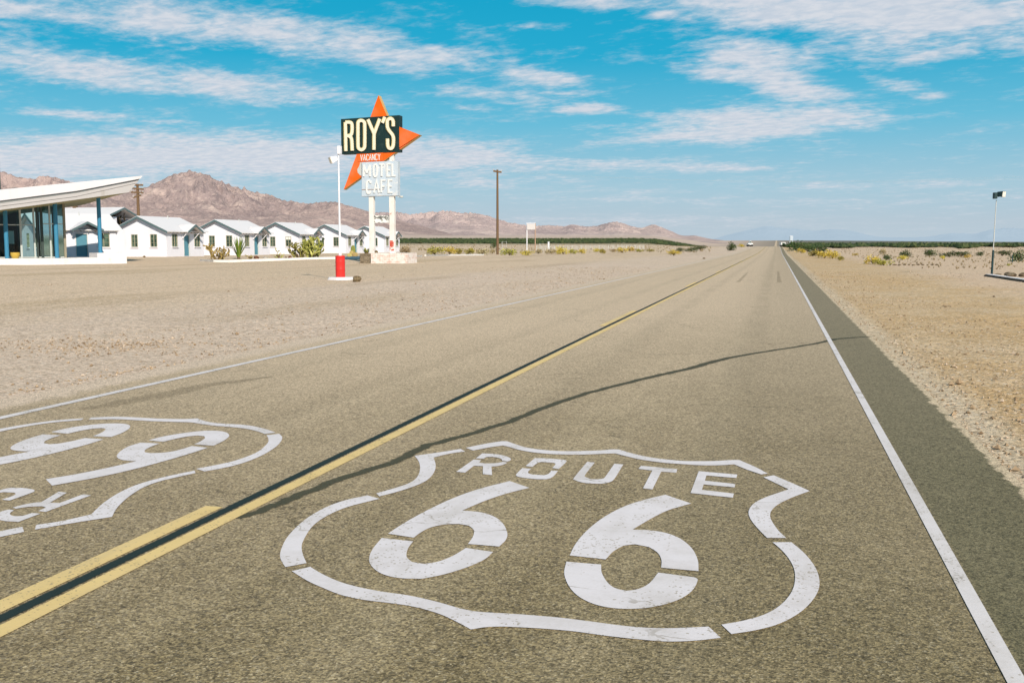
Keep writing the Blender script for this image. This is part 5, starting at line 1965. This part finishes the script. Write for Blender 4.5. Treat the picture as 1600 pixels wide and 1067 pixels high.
def blades(px, py, w, h, label, n=46, seed=1, mat='blade', dz=0.0, name='spiky_plant', p=None, stiff=.25, bw=.06):
    if p is None:
        p = T(px, py)
    Z = depth(p); W_ = w / F * Z; H_ = h / F * Z
    rs = random.Random(seed)
    vs = []; fs = []
    for i in range(n):
        a = rs.uniform(0, 6.28); l = rs.uniform(.6, 1.0)
        s = rs.uniform(.08, .5)
        wdt = bw * rs.uniform(.7, 1.2)
        o = Vector((math.cos(a), math.sin(a), 0)); sd = Vector((-math.sin(a), math.cos(a), 0))
        k = len(vs)
        for q in range(5):
            t_ = q / 4
            c = o * (s * W_ * (t_ ** 1.3) + .05) + Vector((0, 0, H_ * l * (t_ - stiff * .35 * t_ ** 3 * s * 2)))
            ww = wdt * (1 - t_ ** 2 * .92) * .5
            vs += [c - sd * ww, c + sd * ww]
        for q in range(4):
            fs.append((k + 2 * q, k + 2 * q + 1, k + 2 * q + 3, k + 2 * q + 2))
    t = thing(name, label, 'plant', (p.x, p.y, (float(terr(p.x, p.y)) if dz == 0 else dz)), 0)
    mesh_obj('leaves', vs, fs, M[mat], t)
    c = MB(); c.blob((0, 0, .1), .16, seed, .2, (1, 1, 1.2), 1); c.build('crown', M['stem'], t)
    return t


blades(373, 404.6, 34, 38, 'fan of long green blades standing in the kerbed bed', 60, 4, bw=.13)
pb0 = sp_(572.5, 398, .2)
blades(0, 0, 17, 11, 'spiky yellow green plant growing in the dark stone planter', 40, 6, 'pear', pb[0].z - .05, 'agave_plant', Vector((pb0.x, SY + .2, 0)), .2, .12)
blades(602 - 12, 0, 6, 5, 'tiny pale spiky plant growing in the whitewashed brick planter', 14, 7, 'leaf_dry', zt - .05, 'agave_plant', Vector((sp_(588, 395, .3).x, SY + .3, 0)), .2, .06)


def barrel_cactus(px, py, w, h, label, mat, seed=1):
    p = T(px, py); Z = depth(p); r = w / F * Z / 2; hh = h / F * Z
    n = 28
    mb = MB()
    prof_ = [(.55, 0), (.9, .15), (1, .42), (.93, .7), (.7, .9), (.3, .99), (.05, 1.0)]
    vs = []; fs = []
    for q, z in prof_:
        for k in range(n):
            rr_ = r * q * (1 + (.09 if k % 2 else -.06))
            vs.append((rr_ * math.cos(6.2832 * k / n), rr_ * math.sin(6.2832 * k / n), z * hh))
    for i in range(len(prof_) - 1):
        for k in range(n):
            fs.append((i * n + k, i * n + (k + 1) % n, (i + 1) * n + (k + 1) % n, (i + 1) * n + k))
    fs.append(tuple(range((len(prof_) - 1) * n, len(prof_) * n)))
    o = mesh_obj('barrel_cactus', vs, fs, M[mat])
    o.location = (p.x, p.y, float(terr(p.x, p.y)) - .05)
    tag(o, label, 'cactus', 'round cacti beside the sign')
    return o


barrel_cactus(551.8, 396.5, 7, 13.5, 'tall green column cactus above the round golden ones', 'greencactus')
barrel_cactus(549.5, 398.5, 6.5, 7.5, 'middle golden round cactus under the green column cactus', 'golden')
barrel_cactus(546, 401.2, 7, 6, 'leftmost golden round cactus by the kerb', 'golden')
barrel_cactus(554.6, 401.2, 8.5, 8, 'largest golden round cactus, right of the leftmost one', 'golden')
rock(400.5, 405, 8, 5, 'dark red rock beside the small brown cholla cactus', 'redrock', None, 7)
rock(415, 404.8, 8, 3, 'flat pale rock in the bed, right of the dark red rock', 'palerock', None, 9)
rock(453, 404, 6, 4, 'reddish rock at the left foot of the big cactus thicket', 'redrock', None, 3)
rock(446.8, 404, 4, 3, 'small tan rock left of the reddish rock', 'rock', None, 5)
rock(225.5, 401.6, 4, 2, 'tiny rock against the gable wall of the nearest cabin', 'rock', None, 6)


# ------------------------------------------------------------------ UTILITY POLES
def utility_pole(px, ytop, ybase, Z, label, arms, w=.17, base=None):
    pbase = DEP(px, ybase, Z)
    z0 = float(terr(pbase.x, pbase.y))
    zt_ = DEP(px, ytop, Z).z
    t = thing('utility_pole', label, 'utility pole', (pbase.x, pbase.y, z0))
    hgt = zt_ - z0
    mb = MB(); mb.tube([(0, 0, -.3), (0, 0, hgt * .5), (0, 0, hgt)], [w * 1.1, w * .95, w * .75], 12); mb.build('pole', M['wood'], t, smooth=True)
    for (yy, half, tilt) in arms:
        zz = DEP(px, yy, Z).z - z0; hl = half * Z / F
        ax = RT
        a = -ax * hl + Vector((0, 0, zz + tilt * hl)); b = ax * hl + Vector((0, 0, zz - tilt * hl))
        mb = MB(); 
        off = FH * (-w)
        mb.prism([a + off + Vector((0, 0, -.13)), b + off + Vector((0, 0, -.13)), b + off + Vector((0, 0, .13)), a + off + Vector((0, 0, .13))], FH * .12)
        arm = mb.build('crossarm', M['wood'], t)
        for s in (-.95, -.5, .5, .95):
            if abs(s) < .9 and half < 7:
                continue
            c = (a + b) / 2 + off + (b - a) * (s / 2)
            mb = MB(); mb.lathe(c, [(.05, .07), (.09, .12), (.06, .17), (.09, .22), (.03, .3)], 8); mb.build('insulator', M['insul'], arm)
    return t


utility_pole(777.4, 265.4, 397.4, 150, 'tall bare wooden utility pole with one short crossarm', [(268.5, 6.4, .14)], .19)
utility_pole(218.6, 287.5, 398, 150, 'brown utility pole with stacked crossarms rising behind the nearest cabin', [(289.5, 9.5, .0), (295, 10, .08), (301, 9.5, .05), (307, 6, -.3)], .24)


for dx, lab in ((-6.2, 'faint upper power cable leaving the bare utility pole to the right'), (6.2, 'faint lower power cable leaving the bare utility pole to the right')):
    a = DEP(777.4 + dx, 267.6 - dx * .12, 150); b = DEP(1900, 262 + dx * .4, 120)
    mb = MB()
    mb.tube([a.lerp(b, q / 24) - Vector((0, 0, 1.6 * 4 * (q / 24) * (1 - q / 24))) for q in range(25)], .0045, 5)
    tag(mb.build('power_cable', M['galv']), lab, 'cable')

# ------------------------------------------------------------------ BLANK SIGN FRAME, MARKERS, FENCE
def frame_sign(x0, x1, yt, yb, ybase, Z, label, mats=('white', 'rust'), panel='faded'):
    a = DEP(x0, ybase, Z); b = DEP(x1, ybase, Z)
    z0 = float(terr(a.x, a.y))
    t = thing('sign_frame', label, 'sign', (a.x, a.y, z0))
    d = (b - a); d.z = 0
    zt_ = DEP(x0, yt, Z).z - z0; zb = DEP(x0, yb, Z).z - z0
    for k, (o_, m_) in enumerate(((Vector((0, 0, 0)), mats[0]), (d, mats[1]))):
        mb = MB(); mb.tube([o_ + Vector((0, 0, -.3)), o_ + Vector((0, 0, zt_))], .11, 8); mb.build('leg', M[m_], t)
    mb = MB(); n = Vector((-d.y, d.x, 0)).normalized() * .12
    mb.prism([Vector((0, 0, zb)) - n * 2, d + Vector((0, 0, zb)) - n * 2, d + Vector((0, 0, zt_ * .98)) - n * 2, Vector((0, 0, zt_ * .98)) - n * 2], n)
    mb.build('blank_panel', M[panel], t)
    mb = MB()
    for k in (0, 1):
        zz = zb if k == 0 else zt_
        mb.tube([Vector((0, 0, zz)) - d * .06, d * 1.06 + Vector((0, 0, zz))], .07, 6)
    mb.build('cross_bar', M['white'], t)
    return t


frame_sign(823.3, 836.2, 349, 359, 393, 205, 'blank white sign on two tall thin legs beyond the brush')
frame_sign(1234, 1238.2, 369, 376, 384.5, 330, 'tiny pale sign frame on the skyline right of the road', ('paleblue', 'paleblue'), 'paleblue')


def marker(px, yt, yb, w, label, mat='white', name='marker_post'):
    p = T(px, yb); Z = depth(p)
    z0 = float(terr(p.x, p.y)); r = w / F * Z / 2; hgt = (yb - yt) / F * Z
    mb = MB(); mb.box((-r, -r * .6, -.2), (r, r * .6, hgt)); mb.box((-r * 1.15, -r * .75, hgt), (r * 1.15, r * .75, hgt + r * .5))
    o = mb.build(name, M[mat], None, bevel=r * .15)
    o.location = (p.x, p.y, z0)
    tag(o, label, 'marker post')


marker(857.2, 378.5, 389.5, 2.6, 'short white marker post right of the blank sign')
marker(1242.4, 381.5, 391.8, 1.1, 'thin grey roadside marker in front of the tallest dark bush', 'galv')
marker(1581.6, 399, 409.5, 1.5, 'thin dark post beside the large bush at the right edge', 'darkmetal')


def wire_fence():
    pts = [(838, 390.5), (880, 390), (922, 389.5), (965, 389.2), (1006, 389)]
    P = [T(x, y) for x, y in pts]
    t = thing('wire_fence', 'grey wire mesh fence across the far left field', 'fence', (P[0].x, P[0].y, 0))
    o = Vector((P[0].x, P[0].y, 0))
    hgt = 6.8 / F * depth(P[0])
    allp = []
    for i in range(len(P) - 1):
        for k in range(6):
            allp.append(P[i].lerp(P[i + 1], k / 6))
    allp.append(P[-1])
    for p in allp:
        mb = MB(); mb.tube([p - o + Vector((0, 0, -p.z + float(terr(p.x, p.y)) - .2)), p - o + Vector((0, 0, -p.z + float(terr(p.x, p.y)) + hgt))], .05, 6); mb.build('fence_post', M['galv'], t)
    mb = MB()
    for q in range(7):
        zz = .1 + (hgt - .12) * q / 6
        mb.tube([p - o + Vector((0, 0, -p.z + float(terr(p.x, p.y)) + zz)) for p in allp], .012, 4)
    for i in range(len(allp) - 1):
        for k in range(8):
            p = allp[i].lerp(allp[i + 1], (k + .5) / 8)
            z = float(terr(p.x, p.y))
            mb.tube([Vector((p.x - o.x, p.y - o.y, z + .05)), Vector((p.x - o.x, p.y - o.y, z + hgt))], .008, 3)
    mb.build('wire_mesh', M['galv'], t)


wire_fence()


def metal_gate(px, yt, yb, w, label):
    p = T(px, yb); Z = depth(p); z0 = float(terr(p.x, p.y))
    hgt = (yb - yt) / F * Z; ww = w / F * Z
    t = thing('pipe_gate', label, 'gate', (p.x, p.y, z0), YAW)
    mb = MB(); mb.tube([(-ww / 2, 0, -.1), (-ww / 2, 0, hgt), (ww / 2, 0, hgt), (ww / 2, 0, -.1)], .05, 6); mb.build('pipe_frame', M['galv'], t)
    for q in (.3, .6):
        mb = MB(); mb.tube([(-ww / 2, 0, hgt * q), (ww / 2, 0, hgt * q)], .03, 5); mb.build('rail', M['galv'], t)


metal_gate(788, 378, 394, 7, 'narrow grey pipe gate right of the bare utility pole')
metal_gate(846, 381, 395, 5, 'narrow grey pipe gate beside the blank white sign')


# ------------------------------------------------------------------ FAR VEHICLES
def pickup(px, py, w, label, trailer=False):
    Z = 318.0; w = w * .8
    p = DEP(px, py, Z)
    z0 = float(terr(p.x, p.y))
    t = thing('box_trailer' if trailer else 'pickup_truck', label, 'trailer' if trailer else 'truck', (p.x, p.y, z0), YAW + (0.0 if trailer else .0))
    k = w / F * Z / 2.0          # half length, standing side-on to the camera
    if trailer:
        mb = MB(); mb.box((-k, -1, .45), (k, 1, 1.35)); body = mb.build('body', M['carwhite'], t, bevel=.08)
        mb = MB(); mb.box((-k * .6, -1.012, .8), (k * .3, -1.002, 1.15)); mb.build('window', M['pane'], body)
        for sx in (-.35, .35):
            for sy in (-.85, .85):
                mb = MB(); mb.tube([(sx * k, sy - .1, .33), (sx * k, sy + .1, .33)], .33, 12); mb.build('wheel', M['tyre'], t)
    else:
        mb = MB(); mb.box((-k, -.9, .5), (k, .9, 1.05)); body = mb.build('body', M['carwhite'], t, bevel=.08)
        mb = MB(); mb.prism([(-.35 * k, -.8, 1.052), (.4 * k, -.8, 1.052), (.28 * k, -.8, 1.75), (-.25 * k, -.8, 1.75)], (0, 1.6, 0)); cabm = mb.build('cab', M['carwhite'], t, bevel=.06)
        mb = MB(); mb.prism([(-.26 * k, -.815, 1.15), (.3 * k, -.815, 1.15), (.22 * k, -.815, 1.62), (-.2 * k, -.815, 1.62)], (0, .01, 0)); mb.build('window', M['pane'], cabm)
        for sx in (-.62, .62):
            for sy in (-.8, .8):
                mb = MB(); mb.tube([(sx * k, sy - .1, .36), (sx * k, sy + .1, .36)], .36, 12); mb.build('wheel', M['tyre'], t)


pickup(1171.5, 385, 10, 'distant white pickup truck left of the road at the crest')
pickup(1222.5, 385.3, 9, 'distant white box trailer right of the road at the crest', True)

# ------------------------------------------------------------------ RIGHT FLOODLIGHT AND CURB
RB = G(1549.6, 428.5)
ZR_ = depth(RB)
rl = thing('floodlight_pole', 'thin dark pole with a floodlight facing right, on the right edge', 'lamp post', (RB.x, RB.y, 0))
lean = RT * .06
th_ = DEP(1554, 313, ZR_).z
zm = DEP(1552, 391, ZR_).z
mb = MB(); mb.tube([(0, 0, -.2), lean * .3 + Vector((0, 0, zm))], [.055, .05], 10); mb.build('lower_pole', M['darkmetal'], rl, smooth=True)
mb = MB(); mb.tube([lean * .3 + Vector((0, 0, zm + .001)), lean + Vector((0, 0, th_))], [.024, .020], 10); mb.build('upper_pole', M['galv'], rl, smooth=True)
bxh = DEP(1555, 305.5, ZR_) - Vector((RB.x, RB.y, 0))
mb = MB(); q = bxh
xf = lambda v: q + RT * v.x + FH * v.y + Vector((0, 0, v.z))
mb.box((-.09, -.1, -.17), (.08, .1, .14), xf); mb.build('ballast_box', M['darkmetal'], rl, bevel=.02)
lamp_head(rl, bxh + RT * .13 + Vector((0, 0, .08)), .34, .30, .30, RT * .62 - FH * .78, .12, M['darkmetal'], M['lens'])
mb = MB(); mb.tube([bxh + Vector((0, 0, -.02)), bxh + RT * .2 + Vector((0, 0, -.06)), bxh + RT * .3 + Vector((0, 0, .02))], .025, 6); mb.build('bracket_arm', M['darkmetal'], rl)

ka = G(1536.5, 430.5); kb = G(1604, 441); kc = G(1680, 453)
mb = MB()
dv = (kc - ka).normalized(); nv = Vector((-dv.y, dv.x, 0))
prof2 = [(0, -.06), (.06, .045), (.40, .055), (.40, -.06)]
e0 = [ka + nv * o_ + Vector((0, 0, z)) for o_, z in prof2]; e1_ = [kc + nv * o_ + Vector((0, 0, z + .02)) for o_, z in prof2]
mb.add(e0 + e1_, [(0, 1, 2, 3), (7, 6, 5, 4)] + [(i, i + 4, (i + 1) % 4 + 4, (i + 1) % 4) for i in range(4)])
mb.build('kerb', M['wood'])
kt = bpy.data.objects['kerb.003'] if 'kerb.003' in bpy.data.objects else bpy.data.objects['kerb']
tag(kt, 'low dark timber kerb running from the foot of the right floodlight', 'kerb')
tp = MB()
tp.prism([ka + nv * .07 + Vector((0, 0, .058)), kc + nv * .07 + Vector((0, 0, .078)), kc + nv * .39 + Vector((0, 0, .078)), ka + nv * .39 + Vector((0, 0, .058))], (0, 0, .012))
tp.build('kerb_top', M['concrete'], kt)
for i, (x, y, w, h, l) in enumerate(((1559, 430.5, 12, 3, 'small low dark rock behind the timber kerb, nearest the pole'), (1578, 431.5, 19, 6, 'wide dark rock behind the timber kerb'), (1598, 432, 12, 6, 'dark rock behind the timber kerb at the right edge'))):
    rock(x, y, w, h, l, 'stone', None, 20 + i)
for i in range(11):
    rock(1391 + i * 7.3, 414 + (i % 3) * .25, 3.5 + (i * 7 % 4), 1.6, 'small stone in a straight line of stones on the open sand', 'rock', 'stones lined up on the right sand', 40 + i)
rock(1553, 464, 4, 2, 'lone dark stone on the sand in front of the right floodlight', 'stone', None, 60)
rock(1100, 404.3, 5, 1.6, 'flat brown stone at the edge of the left lane', 'rock', None, 61)

# ------------------------------------------------------------------ SUN AND SKY
sun_el = math.radians(33)
sh = RT * .358 - FH * .934                                   # horizontal direction towards the sun: behind the camera, to its right
sdir = Vector((sh.x * math.cos(sun_el), sh.y * math.cos(sun_el), math.sin(sun_el)))
sd_ = bpy.data.lights.new('sun', 'SUN'); sd_.energy = 5.0; sd_.angle = math.radians(.5); sd_.color = (1.0, .90, .75)
so = link(bpy.data.objects.new('sun', sd_))
so.rotation_euler = (-sdir).to_track_quat('-Z', 'Y').to_euler()
so.location = (0, 0, 50)

w = bpy.data.worlds.new('World'); sc.world = w; w.use_nodes = True
nt = w.node_tree
bg = nt.nodes['Background']; out = nt.nodes['World Output']
sky = N(nt, 'ShaderNodeTexSky'); sky.sky_type = 'NISHITA'; sky.sun_disc = False
sky.sun_elevation = sun_el
sky.sun_rotation = math.atan2(sh.x, sh.y)
sky.altitude = 300; sky.air_density = 1.0; sky.dust_density = 1.2; sky.ozone_density = 1.6
tc = N(nt, 'ShaderNodeTexCoord').outputs['Generated']
sx = N(nt, 'ShaderNodeSeparateXYZ'); L(nt, tc, sx.inputs[0])
el = math_(nt, 'ARCSINE', sx.outputs[2])
az = math_(nt, 'SUBTRACT', math_(nt, 'ARCTAN2', sx.outputs[0], sx.outputs[1]), 0.0)
# film-like teal gradient over elevation
rp_ = N(nt, 'ShaderNodeValToRGB')
L(nt, mrange(nt, el, 0, .6, 0, 1, False), rp_.inputs[0])
E_ = rp_.color_ramp.elements
stops = [(0.0, (.50, .605, .69)), (.035, (.475, .585, .675)), (.088, (.385, .585, .70)), (.195, (.135, .505, .70)), (.30, (.012, .405, .64)), (.40, (.0, .37, .60)), (.55, (.03, .27, .47)), (1.0, (.12, .19, .26))]
E_[0].position = 0; E_[0].color = c4(stops[0][1]); E_[1].position = 1; E_[1].color = c4(stops[-1][1])
for p_, c_ in stops[1:-1]:
    e = E_.new(p_); e.color = c4(c_)
skyc = N(nt, 'ShaderNodeVectorMath', operation='SCALE'); L(nt, sky.outputs[0], skyc.inputs[0]); skyc.inputs['Scale'].default_value = .10
base = mixc(nt, .96, skyc.outputs[0], rp_.outputs[0])

# clouds: banks placed by azimuth/elevation, broken up by noise in sky-plane coordinates
cv = N(nt, 'ShaderNodeCombineXYZ')
L(nt, az, cv.inputs[0]); L(nt, el, cv.inputs[1])


def azel(px, py):
    d = ray(px, py).normalized()
    return math.atan2(d.x, d.y), math.asin(d.z)


# px, py, half length, half thickness (pixels of the photo), tilt (degrees, + = down to the right), strength
BL = [(40, 16, 200, 18, 4, .9), (270, 34, 150, 36, 8, 1.1), (430, 52, 160, 34, 8, 1.15), (580, 78, 140, 32, 10, 1.05), (700, 92, 110, 26, 6, .9), (160, 14, 160, 14, 3, .8),
      (150, 112, 210, 30, 6, 1.05), (330, 132, 230, 26, 6, 1.05), (480, 150, 160, 16, 5, .8), (130, 181, 110, 9, 3, .85), (250, 190, 60, 5, 2, .6),
      (61, 217, 12, 9, 0, .8), (150, 244, 300, 40, -2, 1.35), (400, 244, 280, 40, 1, 1.35), (640, 244, 240, 36, 2, 1.2), (250, 285, 300, 20, 0, .7), (760, 285, 200, 18, 0, .6), (1000, 345, 400, 14, 0, .5), (1350, 290, 260, 14, 0, .55), (120, 228, 60, 6, 0, .6), (780, 250, 120, 12, 2, .6),
      (840, 118, 80, 17, 6, .95), (790, 150, 110, 20, 4, .75), (920, 170, 55, 11, 0, 1.1), (880, 148, 60, 9, 0, .75), (740, 168, 50, 10, 3, .7),
      (930, 4, 140, 14, 0, .9), (1042, 22, 36, 12, 0, 1.0), (1080, 30, 30, 10, 0, .7), (840, 42, 60, 9, 0, .7),
      (1200, 8, 220, 40, 4, 1.2), (1420, 4, 240, 44, 0, 1.3), (1180, 14, 120, 24, 8, 1.0), (1330, 22, 190, 38, 3, 1.25), (1500, 28, 150, 36, -3, 1.25), (1420, 54, 120, 24, -8, .95), (1180, 86, 110, 28, 4, 1.2), (1100, 112, 60, 15, 4, .9), (1270, 76, 70, 20, -20, .9), (1330, 80, 90, 20, 4, .8),
      (1230, 132, 100, 28, 14, 1.25), (1160, 120, 60, 14, 8, .9), (1430, 88, 120, 18, -8, .75), (1400, 130, 60, 14, 4, .65), (1455, 152, 30, 8, 0, .8), (1290, 160, 40, 10, 10, .8),
      (1180, 192, 180, 32, -4, 1.3), (1080, 212, 150, 20, 2, 1.0), (1300, 190, 110, 16, -4, 1.0), (1000, 220, 100, 10, 0, .7), (1370, 172, 60, 8, -4, .7),
      (930, 258, 140, 12, -3, .8), (1080, 262, 160, 12, 0, .85), (1150, 262, 80, 8, 0, .7), (960, 312, 240, 10, 0, .5), (1300, 316, 280, 12, 0, .45), (600, 300, 200, 14, 0, .4), (1510, 310, 120, 8, 0, .4), (990, 334, 20, 4, 0, .6), (1000, 300, 100, 8, 0, .5), (-200, 60, 200, 60, 5, 1.), (1800, 60, 200, 60, 0, 1.)]
acc = None
for (px, py, hl, hh_, tilt, stg) in BL:
    a0_, e0_ = azel(px, py)
    a1_, e1__ = azel(px + hl * math.cos(math.radians(tilt)), py + hl * math.sin(math.radians(tilt)))
    rot = math.atan2(e1__ - e0_, a1_ - a0_)
    mp = N(nt, 'ShaderNodeMapping'); mp.vector_type = 'TEXTURE'
    L(nt, cv.outputs[0], mp.inputs[0])
    mp.inputs['Location'].default_value = (a0_, e0_, 0); mp.inputs['Rotation'].default_value = (0, 0, rot)
    mp.inputs['Scale'].default_value = (hl / F * 1.25, hh_ / F * 1.12, 1)
    ln = N(nt, 'ShaderNodeVectorMath', operation='LENGTH'); L(nt, mp.outputs[0], ln.inputs[0])
    f = mrange(nt, ln.outputs['Value'], 1.35, 0.0, 0.0, stg)
    acc = f if acc is None else math_(nt, 'SMOOTH_MAX', acc, f, .25)
# noise fields: small flakes high up, long wisps low down
vsk = N(nt, 'ShaderNodeVectorMath', operation='DIVIDE'); L(nt, tc, vsk.inputs[0])
dz = math_(nt, 'ADD', sx.outputs[2], .09)
cz = N(nt, 'ShaderNodeCombineXYZ'); L(nt, dz, cz.inputs[0]); L(nt, dz, cz.inputs[1]); cz.inputs[2].default_value = 1
L(nt, cz.outputs[0], vsk.inputs[1])
rv = mapv(nt, vsk.outputs[0], (1, 1, .0), rot=(0, 0, YAW))
n1 = noise(nt, mapv(nt, rv, (1.0, 1.2, 1)), 3.0, 9, .64, .2)
n2 = noise(nt, mapv(nt, rv, (1.2, 1.5, 1)), 12.0, 6, .62, .25)
nn = math_(nt, 'ADD', math_(nt, 'MULTIPLY', n1, .66), math_(nt, 'MULTIPLY', n2, .34))
dens = math_(nt, 'ADD', acc, math_(nt, 'MULTIPLY', math_(nt, 'SUBTRACT', nn, .5), 3.0))
dens = math_(nt, 'MULTIPLY', mrange(nt, dens, .17, 1.2), mrange(nt, acc, .02, .28))
clc = mixc(nt, mrange(nt, n2, .35, .7), (.60, .65, .735), (.74, .745, .79))
fin = mixc(nt, math_(nt, 'MULTIPLY', dens, .92), base, clc)
L(nt, fin, bg.inputs[0]); bg.inputs[1].default_value = 1.0
bg2 = N(nt, 'ShaderNodeBackground'); L(nt, base, bg2.inputs[0]); bg2.inputs[1].default_value = 1.0
fdot = N(nt, 'ShaderNodeVectorMath', operation='DOT_PRODUCT'); L(nt, tc, fdot.inputs[0]); fdot.inputs[1].default_value = tuple(FH)
win = math_(nt, 'MULTIPLY', math_(nt, 'GREATER_THAN', fdot.outputs['Value'], .6), math_(nt, 'MULTIPLY', math_(nt, 'GREATER_THAN', el, .0), math_(nt, 'LESS_THAN', el, .42)))
mxs = N(nt, 'ShaderNodeMixShader'); L(nt, win, mxs.inputs[0]); L(nt, bg2.outputs[0], mxs.inputs[1]); L(nt, bg.outputs[0], mxs.inputs[2])
L(nt, mxs.outputs[0], out.inputs['Surface'])
w.cycles.sampling_method = 'MANUAL'; w.cycles.sample_map_resolution = 256
sc.cycles.max_bounces = 6; sc.cycles.diffuse_bounces = 2; sc.cycles.glossy_bounces = 3; sc.cycles.transparent_max_bounces = 8

sc.view_settings.view_transform = 'Standard'
sc.view_settings.look = 'None'
sc.view_settings.exposure = 0
sc.view_settings.gamma = 1
